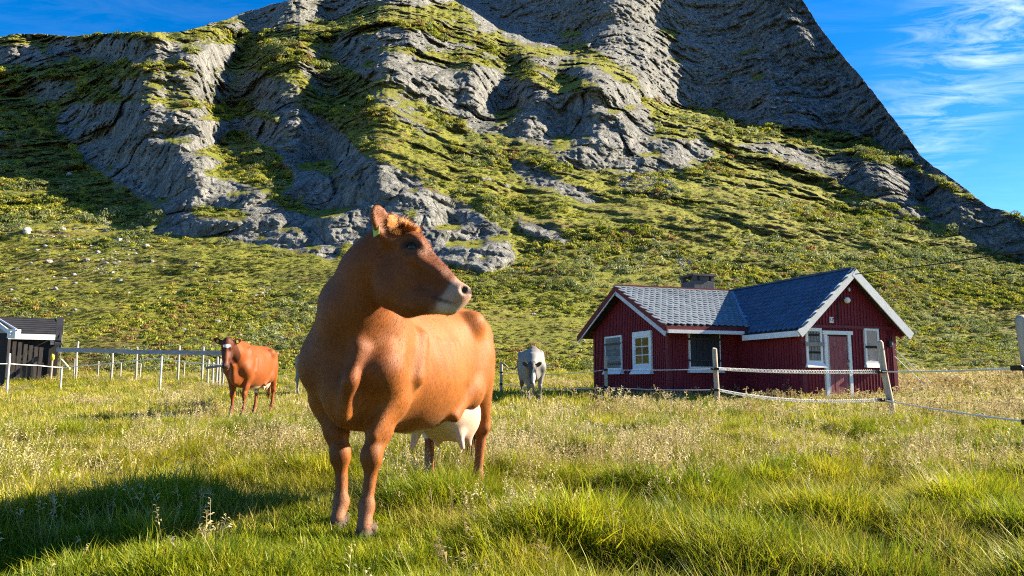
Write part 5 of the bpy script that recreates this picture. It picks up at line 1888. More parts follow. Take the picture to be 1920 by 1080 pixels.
def smooth_mesh(V, Q, it=2, lam=0.5):
    E1 = np.concatenate([Q[:, [0, 1]], Q[:, [1, 2]], Q[:, [2, 3]], Q[:, [3, 0]]])
    for _ in range(it):
        acc = np.zeros_like(V); cnt = np.zeros(len(V))
        for i in range(3):
            acc[:, i] = np.bincount(E1[:, 0], V[E1[:, 1], i], len(V)) + np.bincount(E1[:, 1], V[E1[:, 0], i], len(V))
        cnt = np.bincount(E1[:, 0], None, len(V)) + np.bincount(E1[:, 1], None, len(V))
        V = V + lam * (acc / np.maximum(cnt, 1)[:, None] - V)
    return V


def vnormals(V, Q):
    nf = np.cross(V[Q[:, 2]] - V[Q[:, 0]], V[Q[:, 3]] - V[Q[:, 1]])
    N_ = np.zeros_like(V)
    for kx in range(4):
        for i in range(3):
            N_[:, i] += np.bincount(Q[:, kx], nf[:, i], len(V))
    return N_ / (np.linalg.norm(N_, axis=1, keepdims=True) + 1e-9)


def coat_material(name):
    m, tr, b = new_mat(name)
    P = N(tr, 'ShaderNodeTexCoord').outputs['Object']
    c = attrib(tr, 'coat', 'Color')
    f1 = noise(tr, mapping(tr, P, (1, 1, 1)), 7, 5, 0.6)
    f2 = noise(tr, mapping(tr, P, (5, 5, 1)), 26, 4, 0.6, 0.4)
    v = math_node(tr, 'ADD', math_node(tr, 'MULTIPLY', f1, 0.5), math_node(tr, 'MULTIPLY', f2, 0.6))
    col = mix(tr, 1.0, c, ramp(tr, v, [(0.3, 0.60), (0.78, 1.28)]), 'MULTIPLY')
    tr.links.new(col, b.inputs['Base Color'])
    b.inputs['Roughness'].default_value = 0.58
    b.inputs['Specular IOR Level'].default_value = 0.20
    b.inputs['Sheen Weight'].default_value = 0.08
    b.inputs['Sheen Roughness'].default_value = 0.4
    b.inputs['Sheen Tint'].default_value = (1.0, 0.75, 0.5, 1)
    bump(tr, b, math_node(tr, 'ADD', f2, math_node(tr, 'MULTIPLY', noise(tr, mapping(tr, P, (6, 6, 1)), 60, 3, 0.6), 0.6)), 0.35, 0.006)
    return m


M_COAT = coat_material('cow_coat')
M_EYE = simple('dark_eye', (0.006, 0.004, 0.003), 0.14, 0.1, 5, spec=0.4)
M_HOOF = simple('hoof_horn', (0.075, 0.048, 0.034), 0.6, 0.3, 9, (1, 1, 1), 0.3, 20)
M_SKIN = simple('udder_skin', (0.66, 0.42, 0.33), 0.5, 0.12, 5, (1, 1, 1), 0.2, 14, spec=0.3)
M_TAG = simple('yellow_ear_tag', (0.42, 0.47, 0.10), 0.5, 0.12, 12)

HK = 0.00289


def cow(name, label, group, origin, heading, scale, pose, coat, res=0.011, detail=True):
    """pose: dict of joints in the cow's own frame (x forward, y left, z up); head: frame of the skull"""
    P = pose
    ls = []
    f = Field((-1.2, -0.62, -0.02), P['hi'], res)
    f.lo[1] = P.get('ylo', -0.62); f.__init__((-1.2, P.get('ylo', -0.62), -0.02), P['hi'], res)
    # trunk
    f.ell((-0.05, 0, 0.95), (0.74, 0.305, 0.40), 0.10)
    f.ell((-0.02, 0, 0.86), (0.46, 0.322, 0.35), 0.10)
    f.ell((-0.42, 0, 0.99), (0.40, 0.298, 0.30), 0.10)
    f.ell((0.46, 0, 0.97), (0.42, 0.225, 0.43), 0.10)
    f.cone((0.52, 0, 1.27), (-0.66, 0, 1.27), 0.095, 0.11, 0.12)
    f.ell((-0.45, 0, 1.15), (0.45, 0.27, 0.20), 0.10)
    f.ell((-0.70, 0, 1.09), (0.29, 0.25, 0.27), 0.10)
    f.cone((-0.80, 0, 1.31), (-0.99, 0, 1.25), 0.05, 0.045, 0.10)
    for s in (1, -1):
        f.ball((-0.44, s * 0.265, 1.255), 0.055, 0.10)
        f.cone((-0.44, s * 0.26, 1.24), (-0.93, s * 0.12, 1.19), 0.06, 0.055, 0.10)
        f.ell((-0.66, s * 0.170, 0.97), (0.24, 0.110, 0.30), 0.09)
        # shoulder blade and point of shoulder
        f.ell((0.52, s * 0.200, 1.03), (0.15, 0.085, 0.31), 0.08, R=((0.95, 0, -0.30), (0, 1, 0), (0.30, 0, 0.95)))
        f.ball((0.71, s * 0.172, 0.90), 0.090, 0.10)
        # hollows behind the shoulder, before the hip and under the loin
        f.ell((0.29, s * 0.40, 0.98), (0.055, 0.07, 0.26), 0.07, cut=True, R=((0.95, 0, -0.30), (0, 1, 0), (0.30, 0, 0.95)))
        f.ell((-0.30, s * 0.41, 0.74), (0.13, 0.06, 0.12), 0.08, cut=True)
        f.cone((0.60, s * 0.225, 1.22), (0.72, s * 0.195, 0.92), 0.035, 0.05, 0.06)
    f.ell((0.70, 0, 0.77), (0.19, 0.13, 0.19), 0.10)
    # limbs
    for j in ('fl', 'fr'):
        el, kn, fe, ho = P[j]
        s = 1 if j == 'fl' else -1
        f.cone((0.68, s * 0.19, 0.90), el, 0.125, 0.112, 0.10)
        mid = tuple(el[i] * 0.45 + kn[i] * 0.55 for i in range(3))
        f.cone(el, mid, 0.100, 0.068, 0.06); f.cone(mid, kn, 0.068, 0.050, 0.04)
        f.ell(kn, (0.056, 0.053, 0.080), 0.03)
        f.cone((kn[0], kn[1], kn[2] - 0.03), fe, 0.035, 0.031, 0.035)
        f.ball(fe, 0.043, 0.03)
        f.cone((fe[0] - 0.035, fe[1], fe[2] - 0.03), (fe[0] - 0.04, fe[1], fe[2] - 0.05), 0.024, 0.02, 0.02)
        f.cone(fe, (ho[0], ho[1], 0.06), 0.036, 0.044, 0.03)
    for j in ('hl', 'hr'):
        st, hk_, fe, ho = P[j]
        s = 1 if j == 'hl' else -1
        f.cone((-0.62, s * 0.175, 1.0), st, 0.15, 0.10, 0.10)
        f.ball(st, 0.10, 0.09)
        f.cone((-0.66, s * 0.19, 0.86), hk_, 0.125, 0.056, 0.07)
        f.cone((hk_[0] - 0.045, hk_[1], hk_[2] + 0.05), (hk_[0] + 0.01, hk_[1], hk_[2] - 0.03), 0.033, 0.045, 0.04)
        f.ell(hk_, (0.062, 0.048, 0.072), 0.03)
        f.cone(hk_, fe, 0.038, 0.033, 0.035)
        f.ball(fe, 0.044, 0.03)
        f.cone(fe, (ho[0], ho[1], 0.06), 0.036, 0.044, 0.03)
        # hock tendon, hollow thigh, knee and fetlock bones
        f.cone((hk_[0] - 0.03, hk_[1], hk_[2]), (fe[0] - 0.035, fe[1], fe[2] + 0.02), 0.020, 0.018, 0.015)
        f.ball((hk_[0] + 0.025, hk_[1] + s * 0.035, hk_[2] - 0.03), 0.022, 0.03)
        f.cone((-0.14, s * 0.27, 0.60), (-0.42, s * 0.235, 0.80), 0.030, 0.045, 0.08)
    for j in ('fl', 'fr'):
        el, kn, fe, ho = P[j]
        s = 1 if j == 'fl' else -1
        f.cone((kn[0] - 0.045, kn[1], kn[2] - 0.05), (fe[0] - 0.035, fe[1], fe[2] + 0.02), 0.020, 0.018, 0.015)
        f.ell((kn[0] + 0.016, kn[1], kn[2] + 0.01), (0.048, 0.050, 0.060), 0.03)
        f.ball((kn[0] - 0.045, kn[1], kn[2] + 0.035), 0.028, 0.03)
        f.cone((el[0] + 0.05, el[1] + s * 0.055, el[2] + 0.02), (kn[0] + 0.02, kn[1] + s * 0.02, kn[2] + 0.12), 0.050, 0.030, 0.04)
    # ribs, spine of the shoulder blade, hooks
    for s in (1, -1):
        for q in range(6):
            x_ = 0.16 - 0.085 * q
            yb = lambda xx, zz: 0.312 * math.sqrt(max(0.05, 1 - ((xx + 0.05) / 0.74) ** 2 - ((zz - 0.95) / 0.40) ** 2))
            f.cone((x_ - 0.02, s * (yb(x_ - 0.02, 1.08) - 0.008), 1.08), (x_ - 0.09, s * (yb(x_ - 0.09, 0.84) + 0.004), 0.84), 0.010, 0.014, 0.04)
        f.cone((0.47, s * 0.17, 1.32), (0.62, s * 0.275, 1.00), 0.028, 0.024, 0.05)
        f.cone((0.34, s * 0.255, 1.10), (0.44, s * 0.285, 0.86), 0.050, 0.050, 0.06)
    for q in range(9):
        f.ball((0.30 - 0.11 * q, 0, 1.372), 0.016, 0.03)
    # neck
    nk = P['neck']
    for (a, ra), (b, rb) in zip(nk[:-1], nk[1:]):
        f.cone(a, b, ra, rb, 0.12)
    if 'crest' in P:
        for a, b in zip(P['crest'][:-1], P['crest'][1:]):
            f.cone(a, b, 0.07, 0.07, 0.12)
    dl = P['dewlap']
    for a, b in zip(dl[:-1], dl[1:]):
        f.cone(a, b, 0.014, 0.014, 0.10)
    # skull, in its own frame
    HO, HX_, HZ_ = (Vector(q) for q in P['head'])
    HX_.normalize(); HZ_ = (HZ_ - HX_ * HZ_.dot(HX_)).normalized(); HS_ = HX_.cross(HZ_)

    def h(px, py, s=0.0):
        return tuple(HO + HX_ * ((px - 725) * HK) + HZ_ * ((480 - py) * HK) + HS_ * s)
    ca, sa = math.cos(math.radians(42)), math.sin(math.radians(42))
    HR = (tuple(HX_ * ca - HZ_ * sa), tuple(HS_), tuple(HX_ * sa + HZ_ * ca))     # along the face, across, out of the forehead
    f.ell(h(765, 468), (0.125, 0.098, 0.108), 0.05, R=HR)
    f.ell(h(741, 436), (0.062, 0.072, 0.060), 0.05, R=HR)
    f.cone(h(778, 466), h(862, 549), 0.066, 0.047, 0.05)
    f.ell(h(820, 528), (0.115, 0.066, 0.072), 0.05, R=HR)
    f.ell(h(752, 528), (0.115, 0.078, 0.145), 0.06, R=HR)
    for s in (1, -1):
        f.ell(h(748, 530, s * 0.052), (0.105, 0.040, 0.105), 0.05, R=HR)
        f.ell(h(793, 461, s * 0.078), (0.050, 0.026, 0.026), 0.035, R=HR)
        f.cone(h(790, 492, s * 0.080), h(832, 520, s * 0.058), 0.026, 0.018, 0.05)
    f.cone(h(737, 560), h(772, 576), 0.062, 0.058, 0.06)
    f.cone(h(772, 576), h(838, 580), 0.058, 0.038, 0.05)
    f.ell(h(850, 582), (0.038, 0.050, 0.036), 0.03, R=HR)
    f.cone(h(790, 560), h(858, 572), 0.058, 0.050, 0.04)
    f.ell(h(864, 559), (0.054, 0.074, 0.066), 0.035, R=HR)
    f.ell(h(874, 560), (0.040, 0.070, 0.058), 0.03, R=HR)
    for s in (1, -1):
        f.ell(h(880, 553, s * 0.046), (0.024, 0.026, 0.031), 0.02, R=HR)
        f.ell(h(884, 552, s * 0.060), (0.024, 0.020, 0.030), 0.010, R=HR, cut=True)
        f.cone(h(828, 569, s * 0.074), h(874, 583, s * 0.068), 0.006, 0.006, 0.008, cut=True)
        f.ell(h(783, 473, s * 0.104), (0.037, 0.026, 0.021), 0.010, R=HR, cut=True)
        f.cone(h(774, 478, s * 0.098), h(794, 480, s * 0.092), 0.010, 0.010, 0.02)
    # ears
    for key, s in (('ear_r', 1), ('ear_l', -1)):
        ax, opn = (Vector(q).normalized() for q in P[key])
        ax = HX_ * ax.x + HS_ * ax.y + HZ_ * ax.z; opn = HX_ * opn.x + HS_ * opn.y + HZ_ * opn.z
        opn = (opn - ax * opn.dot(ax)).normalized(); wd = ax.cross(opn)
        b0 = Vector(h(738, 459, s * 0.084))
        cc = b0 + ax * 0.105
        f.cone(tuple(b0), tuple(b0 + ax * 0.05), 0.034, 0.034, 0.04)
        f.ell(tuple(cc), (0.105, 0.070, 0.022), 0.02, R=(tuple(ax), tuple(wd), tuple(opn)))
        f.ell(tuple(cc + opn * 0.026 + ax * 0.008), (0.090, 0.050, 0.020), 0.012, R=(tuple(ax), tuple(wd), tuple(opn)), cut=True)
        P['_' + key] = (b0, ax, opn, wd)
    V, Q = f.surface()
    V = smooth_mesh(V, Q, 2, 0.5)
    Nn = vnormals(V, Q)
    Hc = V - np.array(HO)
    hx = Hc @ np.array(HX_) / HK + 725; hy = 480 - Hc @ np.array(HZ_) / HK; hs_ = Hc @ np.array(HS_)
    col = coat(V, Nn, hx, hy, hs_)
    root = empty(name, origin, heading, label, 'cow', group)
    root.scale = (scale, scale, scale)
    me_ = mesh_np('body', V, Q)
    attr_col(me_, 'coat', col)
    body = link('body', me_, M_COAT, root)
    for s in (1, -1):
        m = MB(); m.sphere(h(783, 473, s * 0.082), 0.0285, 16, 10)
        m.build('eye', M_EYE, root, smooth=True)
        # lids
    # hooves: two claws each
    for j in ('fl', 'fr', 'hl', 'hr'):
        ho = P[j][3]
        m = MB()
        for s in (1, -1):
            V_ = []
            base = [(0.075, 0.006), (0.055, 0.036), (0.0, 0.050), (-0.05, 0.042), (-0.05, 0.004)]
            n_ = len(base)
            for (z, k_, sh) in ((-0.03, 1.05, 0.0), (0.035, 0.98, -0.012), (0.085, 0.80, -0.030)):
                V_ += [(ho[0] + x * k_ + sh, ho[1] + s * (0.003 + y * k_), z) for x, y in base]
            Fc = [tuple(range(2 * n_, 3 * n_))]
            for q in range(2):
                for k_ in range(n_):
                    a = q * n_ + k_; b = q * n_ + (k_ + 1) % n_
                    Fc.append((a, b, b + n_, a + n_))
            m.add(V_, Fc if s > 0 else [tuple(reversed(q)) for q in Fc])
        m.build('hoof', M_HOOF, root, bevel=0.006)
    return root, body, V, Q, Nn, col, h, (HO, HX_, HZ_, HS_)


def udder(root, c, r, teats, pink):
    f = Field((c[0] - r[0] - 0.2, c[1] - r[1] - 0.2, c[2] - r[2] - 0.2), (c[0] + r[0] + 0.2, c[1] + r[1] + 0.2, c[2] + r[2] + 0.1), 0.011)
    f.ell((c[0] - 0.05, c[1] + 0.07, c[2]), (r[0] * 0.8, r[1] * 0.62, r[2]), 0.06)
    f.ell((c[0] - 0.05, c[1] - 0.07, c[2]), (r[0] * 0.8, r[1] * 0.62, r[2]), 0.06)
    f.ell((c[0] + 0.10, c[1], c[2] + 0.05), (r[0] * 0.9, r[1] * 0.85, r[2] * 0.85), 0.07)
    for (x, y, z, l, dx, dy) in teats:
        f.cone((x, y, z), (x + dx, y + dy, z - l), 0.034, 0.017, 0.05)
    V, Q = f.surface()
    V = smooth_mesh(V, Q, 2)
    me_ = mesh_np('udder', V, Q)
    lowest = c[2] - r[2]
    k = smooth_step(lowest + 0.05, lowest - 0.04, V[:, 2])[:, None]
    attr_col(me_, 'coat', np.array([[0.52, 0.35, 0.26]]) * (1 - k) + np.array([pink]) * k)
    return link('udder', me_, M_COAT, root)


def tail(root, pts, r, coat_c, tuft_c):
    m = MB(); m.tube(pts, r, 8)
    o = m.build('tail', M_COAT, root, smooth=True)
    attr_col(o.data, 'coat', np.tile(np.array([coat_c]), (len(o.data.vertices), 1)))
    m = MB()
    e = Vector(pts[-1]); d_ = (e - Vector(pts[-2])).normalized()
    for i in range(26):
        q = Vector((random.gauss(0, .02), random.gauss(0, .02), 0))
        m.tube([e - d_ * 0.10 + q * 0.4, e + d_ * 0.06 + q, e + d_ * random.uniform(.12, .24) + q * 2.0], [0.008, 0.007, 0.002], 5)
    t_ = m.build('tail_tuft', M_COAT, o, smooth=True)
    attr_col(t_.data, 'coat', np.tile(np.array([tuft_c]), (len(t_.data.vertices), 1)))
    return o


def tint(col, k, c):
    k = np.clip(k, 0, 1)[:, None]
    return col * (1 - k) + np.array([c]) * k


def fur(parent, V, Q, Nn, col, flow, n, length, width, keep=None, seed=4, name='hair', lift=0.25):
    """short hairs lying along the coat, one mesh"""
    r = np.random.default_rng(seed)
    area = np.linalg.norm(np.cross(V[Q[:, 2]] - V[Q[:, 0]], V[Q[:, 3]] - V[Q[:, 1]]), axis=1)
    cen = V[Q].mean(1)
    if keep is not None:
        area = area * keep(cen, Nn[Q[:, 0]])
    fi = r.choice(len(Q), n, p=area / area.sum())
    a, b = r.random((n, 1)), r.random((n, 1))
    p = (V[Q[fi, 0]] * (1 - a) * (1 - b) + V[Q[fi, 1]] * a * (1 - b) + V[Q[fi, 2]] * a * b + V[Q[fi, 3]] * (1 - a) * b)
    nn = Nn[Q[fi, 0]]
    fl = flow(p, nn)
    fl = fl - nn * np.sum(fl * nn, 1, keepdims=True)
    fl = fl / (np.linalg.norm(fl, axis=1, keepdims=True) + 1e-6)
    fl = fl + 0.35 * r.normal(0, 1, (n, 3))
    L = length(p)[:, None] * r.uniform(0.6, 1.3, (n, 1))
    tip = p + (fl * (1 - lift) + nn * lift * r.uniform(0.4, 1.6, (n, 1))) * L
    side = np.cross(fl, nn); side /= np.linalg.norm(side, axis=1, keepdims=True) + 1e-6
    w = width * r.uniform(0.7, 1.3, (n, 1))
    p = p - nn * 0.002
    VV = np.stack([p - side * w, p + side * w, tip], 1).reshape(-1, 3)
    FF = np.arange(3 * n).reshape(-1, 3)
    me_ = mesh_np(name, VV, FF)
    me_.normals_split_custom_set_from_vertices(np.repeat(nn, 3, axis=0).astype(np.float32))
    cc = col[Q[fi, 0]] * r.uniform(0.85, 1.2, (n, 1))
    attr_col(me_, 'coat', np.repeat(cc, 3, axis=0))
    return link(name, me_, M_COAT, parent)


# ---- the brown cow in the foreground
A_H = math.radians(20.6)
HEAD_V = Vector((-math.sin(A_H), -math.cos(A_H), 0))
C0 = Vector((-0.675, 4.95, 0.0))
ROT0 = math.atan2(HEAD_V.y, HEAD_V.x)
_M0 = (Matrix.Translation(C0) @ Matrix.Rotation(ROT0, 4, 'Z')).inverted()


def lc(x, y, Y):
    return tuple(_M0 @ at(x, y, Y))


def lcz(x, y, Y, z):
    p = _M0 @ at(x, y, Y)
    return (p.x, p.y, z)


dir0 = lambda v: tuple(_M0.to_3x3() @ Vector(v))
pose_a = {
    'hi': (1.15, 0.95, 1.98),
    'fl': (lc(728, 752, 4.36), lc(697, 857, 4.20), lc(687, 948, 4.17), lcz(683, 1000, 4.12, 0.0)),
    'fr': (lc(620, 752, 4.55), lc(639, 855, 4.46), lc(640, 940, 4.43), lcz(633, 980, 4.37, 0.0)),
    'hl': ((-0.44, 0.215, 0.76), (-0.80, 0.185, 0.52), (-0.74, 0.175, 0.15), (-0.68, 0.175, 0.0)),
    'hr': ((-0.40, -0.235, 0.76), (-0.66, -0.18, 0.51), (-0.62, -0.16, 0.15), (-0.56, -0.16, 0.0)),
    'neck': [(lc(643, 662, 4.38), 0.215), (lc(663, 582, 4.22), 0.158), (lc(702, 498, 4.08), 0.120)],
    'crest': [(0.40, 0, 1.36), lc(640, 560, 4.30), lc(676, 500, 4.14), lc(716, 448, 4.06)],
    'dewlap': [lc(672, 655, 4.10), lc(656, 715, 4.045), lc(645, 780, 4.12)],
    'head': (lc(725, 480, 4.05), dir0((1, -0.16, 0.0)), dir0((0, 0.10, 1))),
    'ear_r': ((-0.26, 0.60, 0.85), (0.62, 0.55, 0.25)),
    'ear_l': ((-0.10, -0.75, 0.80), (0.75, -0.35, 0.25)),
}


def coat_brown(V, Nn, hx, hy, hs):
    n1 = fbm(V[:, 0] * 3, V[:, 1] * 3, V[:, 2] * 3, 4)
    col = np.tile(np.array([[0.275, 0.084, 0.012]]), (len(V), 1))
    col = col * (1 + 0.25 * n1[:, None])
    z = V[:, 2]; x = V[:, 0]
    # partly darker hair, partly shade painted into neck, chest and face
    inhead = (hx > 700) & (hy < 600) & (np.abs(hs) < 0.25) & (x > 0.55) & (z > 1.1)
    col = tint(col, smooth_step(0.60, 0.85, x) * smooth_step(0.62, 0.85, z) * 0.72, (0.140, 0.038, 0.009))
    col = tint(col, np.where(inhead, 1, 0) * smooth_step(770, 840, hx) * 0.75, (0.105, 0.030, 0.010))
    # pale muzzle ring, darker bridge
    mz = np.where(inhead, 1, 0) * smooth_step(-3.0, 14.0, (hx - 847) + 0.75 * (hy - 545) + 16 * fbm(V[:, 0] * 14, V[:, 1] * 14, V[:, 2] * 14, 3, 0.6) - 2)
    col = tint(col, mz, (0.36, 0.215, 0.15))
    col = tint(col, np.where(inhead, 1, 0) * smooth_step(877, 889, hx), (0.34, 0.20, 0.15))
    col = tint(col, np.where(inhead, 1, 0) * ((hx - 884) ** 2 + (hy - 553) ** 2 < 60) * 0.95, (0.02, 0.010, 0.008))
    ring = np.hypot((hx - 783) / 1.25, hy - 473)
    col = tint(col, np.where(inhead, 1, 0) * smooth_step(22, 11, ring) * 0.95, (0.04, 0.014, 0.008))
    low = np.where(inhead, 1, 0) * smooth_step(7, 4, np.hypot((hx - 783) / 3.2, hy - 480.5))
    col = tint(col, low * 0.15, (0.36, 0.20, 0.12))
    # mouth line, pale lower lip
    tq = np.clip(((hx - 824) * 50 + (hy - 566) * 18) / (50 * 50 + 18 * 18), 0, 1)
    dm_ = np.hypot(hx - 824 - 50 * tq, hy - 566 - 18 * tq)
    col = tint(col, np.where(inhead & (np.abs(hs) > 0.03), 1, 0) * smooth_step(4.5, 2.0, dm_) * 0.85, (0.035, 0.018, 0.012))
    col = tint(col, np.where(inhead, 1, 0) * smooth_step(574, 582, hy) * smooth_step(828, 840, hx) * 0.6, (0.46, 0.36, 0.29))
    # dark coat streaks; then darker hair and painted shade on brisket and leg fronts
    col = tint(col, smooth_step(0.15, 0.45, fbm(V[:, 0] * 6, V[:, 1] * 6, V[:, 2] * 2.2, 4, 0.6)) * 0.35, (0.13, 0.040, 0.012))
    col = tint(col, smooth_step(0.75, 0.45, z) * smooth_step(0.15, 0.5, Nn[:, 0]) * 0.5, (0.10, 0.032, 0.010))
    # white along the belly before the udder
    wh = smooth_step(0.56, 0.50, z + 0.10 * np.abs(V[:, 1]) + 0.02 * n1) * smooth_step(0.15, 0.05, x) * smooth_step(-0.75, -0.60, x)
    wh = np.maximum(wh * (Nn[:, 2] < -0.2), smooth_step(0.63, 0.60, z + 0.03 * n1) * smooth_step(-0.20, -0.26, x) * smooth_step(-0.62, -0.55, x))
    col = tint(col, wh, (0.70, 0.60, 0.48))
    # lower legs paler and pinkish
    leg = smooth_step(0.34, 0.08, z)
    col = tint(col, leg * 0.6, (0.27, 0.13, 0.07))
    return col


coat_brown_ = coat_brown
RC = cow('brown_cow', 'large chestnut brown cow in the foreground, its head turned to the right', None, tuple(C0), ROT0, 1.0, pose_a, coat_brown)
root, body, V, Q, Nn, col, hfun, HFR = RC
udder(root, (-0.47, 0.05, 0.60), (0.27, 0.235, 0.19), ((-0.38, 0.19, 0.47, 0.085, 0.01, 0.03), (-0.55, 0.16, 0.47, 0.08, -0.01, 0.03), (-0.28, -0.09, 0.48, 0.10, 0.02, -0.02), (-0.55, -0.06, 0.46, 0.08, 0.0, 0.0)), (0.62, 0.34, 0.27))
tail(root, [(-0.98, 0, 1.26), (-1.05, 0.0, 1.18), (-1.04, 0.01, 0.95), (-1.0, 0.03, 0.7), (-0.97, 0.04, 0.5)], [0.034, 0.028, 0.022, 0.018, 0.014], (0.23, 0.085, 0.025), (0.22, 0.10, 0.04))
b0, ax, opn, wd = pose_a['_ear_r']
# ear tag hangs on the back of the near ear
m = MB()
tc_ = b0 + ax * 0.055 + HFR[3] * 0.062 - HFR[1] * 0.030
u_ = HFR[2] * 0.98 - HFR[1] * 0.15; v_ = HFR[1]
o2 = [(-0.018, -0.050), (0.014, -0.032), (0.019, 0.012), (0.002, 0.048), (-0.012, 0.048), (-0.019, 0.015)]
nq = v_.cross(u_).normalized()
pv = [tc_ + v_ * x + u_ * y for x, y in o2]
m.add([p + nq * 0.002 for p in pv] + [p - nq * 0.002 for p in pv], [tuple(range(6)), tuple(reversed(range(6, 12)))] + [(i, i + 6, (i + 1) % 6 + 6, (i + 1) % 6) for i in range(6)])
m.build('ear_tag', M_TAG, root)


def flow_a(p, nn):
    fl = np.tile(np.array([[-0.75, 0, -0.65]]), (len(p), 1))
    hd = (p[:, 0] > 0.75) & (p[:, 2] > 1.2)
    hx_ = np.array(HFR[1]); hz_ = np.array(HFR[2])
    fl[hd] = -0.6 * hx_ - 0.5 * hz_
    nk_ = (p[:, 0] > 0.55) & ~hd
    fl[nk_] = np.array([0.0, 0.0, -1.0])
    legs_ = p[:, 2] < 0.6
    fl[legs_] = np.array([0, 0, -1.0])
    return fl


fur(root, V, Q, Nn, col, flow_a, 130000, lambda p: np.where((p[:, 0] > 0.75) & (p[:, 2] > 1.45), 0.020, 0.016), 0.0009, keep=lambda c, n: np.where((c[:, 2] < 0.1), 0, 1.0) * (1 - 0.9 * ((c[:, 0] > 0.5) & (np.hypot(((c - np.array(HFR[0])) @ np.array(HFR[1])) / HK + 725 - 868, 480 - ((c - np.array(HFR[0])) @ np.array(HFR[2])) / HK - 560) < 34))))
# woolly poll and hair in the ears
pc = np.array(hfun(744, 420)); pe = np.array(hfun(738, 430, 0.12))
fur(root, V, Q, Nn, np.tile(np.array([[0.40, 0.165, 0.045]]), (len(V), 1)), lambda p, n: np.tile(np.array([dir0((0.25, -0.2, 0.1))]), (len(p), 1)) + 1.3 * np.sin(p * 60.0), 11000, lambda p: np.full(len(p), 0.038), 0.0012,
    keep=lambda c, n: (np.linalg.norm(c - pc, axis=1) < 0.125) * 1.0, seed=9, name='forelock', lift=0.75)


# ---- the red cow on the left, looking at the camera, and the grey cow grazing before the house
def std_pose(neck_to, head, hi, lift=0.0):
    return {
        'hi': hi,
        'fl': ((0.55, 0.185, 0.76), (0.64, 0.155, 0.42), (0.66, 0.155, 0.15), (0.72, 0.155, 0.0)),
        'fr': ((0.52, -0.185, 0.76), (0.56, -0.155, 0.42), (0.56, -0.155, 0.15), (0.62, -0.155, 0.0)),
        'hl': ((-0.44, 0.215, 0.76), (-0.80, 0.185, 0.52), (-0.74, 0.175, 0.15), (-0.68, 0.175, 0.0)),
        'hr': ((-0.40, -0.215, 0.76), (-0.68, -0.185, 0.51), (-0.62, -0.175, 0.15), (-0.56, -0.175, 0.0)),
        'neck': neck_to, 'head': head,
    }


def local_view(origin, rot, scale, p):
    M_ = (Matrix.Translation(Vector(origin)) @ Matrix.Rotation(rot, 4, 'Z') @ Matrix.Scale(scale, 4)).inverted()
    return M_ @ p


# red cow
RX = at(470, 700, 13.9).x
R_O = (RX + 0.02, 13.9, gz(RX, 13.9) + 0.0)
R_ROT = math.radians(-93)
R_S = 0.92
hp_ = local_view(R_O, R_ROT, R_S, at(427, 648, 12.75))
to_cam = (local_view(R_O, R_ROT, R_S, Vector((0.0, 0, 1.0))) - hp_); to_cam.z = 0; to_cam.normalize()
pose_r = std_pose([((0.62, 0, 1.06), 0.25), ((0.84, hp_.y * 0.55, 1.20), 0.18), (tuple(hp_), 0.12)],
                  (tuple(hp_), tuple(to_cam * math.cos(math.radians(26)) - Vector((0, 0, math.sin(math.radians(26))))), tuple(Vector((0, 0, math.cos(math.radians(26)))) + to_cam * math.sin(math.radians(26)))), (1.65, 0.70, 1.75))
pose_r['ylo'] = min(-0.62, hp_.y - 0.45)
pose_r['crest'] = [(0.40, 0, 1.35), (0.75, hp_.y * 0.4, 1.37), tuple(hp_ + Vector((-0.05, 0, 0.06)))]
pose_r['dewlap'] = [tuple(hp_ + Vector((-0.05, 0, -0.22))), (0.93, hp_.y * 0.3, 0.95), (0.86, 0, 0.66)]
pose_r['ear_r'] = ((-0.30, 0.95, 0.30), (0.85, 0.25, -0.15))
pose_r['ear_l'] = ((-0.30, -0.95, 0.30), (0.85, -0.25, -0.15))


def coat_red(V, Nn, hx, hy, hs):
    n1 = fbm(V[:, 0] * 3, V[:, 1] * 3, V[:, 2] * 3, 4)
    col = np.tile(np.array([[0.215, 0.052, 0.008]]), (len(V), 1)) * (1 + 0.2 * n1[:, None])
    inhead = (hx > 690) & (hx < 930) & (hy < 620) & (np.abs(hs) < 0.33) & (V[:, 0] > 0.7) & (V[:, 2] > 0.9)
    col = tint(col, np.where(inhead, 0.88, 0), (0.055, 0.014, 0.007))
    star = inhead & (Nn @ np.array(to_cam) > 0.15)
    col = tint(col, np.where(star, 1, 0) * smooth_step(1.15, 0.75, np.hypot(hs / 0.075, (hy - 450) / 9.0)) , (0.72, 0.66, 0.60))
    col = tint(col, np.where(star, 1, 0) * smooth_step(1.2, 0.8, np.hypot(hs / 0.045, (hy - 512) / 50.0)) * 0.45, (0.26, 0.07, 0.02))
    col = tint(col, np.where(inhead, 1, 0) * smooth_step(868, 885, hx), (0.10, 0.055, 0.045))
    for s in (1, -1):
        col = tint(col, np.where(inhead, 1, 0) * smooth_step(0.024, 0.012, np.hypot(hs - s * 0.05, (hx - 886) * HK)), (0.01, 0.006, 0.006))
    z = V[:, 2]
    wh = smooth_step(0.58, 0.54, z + 0.02 * n1) * smooth_step(0.25, 0.1, V[:, 0]) * smooth_step(-0.75, -0.6, V[:, 0]) * (Nn[:, 2] < -0.15) * (np.abs(V[:, 1]) < 0.36)
    col = tint(col, wh, (0.70, 0.60, 0.48))
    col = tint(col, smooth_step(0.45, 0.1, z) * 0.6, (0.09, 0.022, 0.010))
    return col


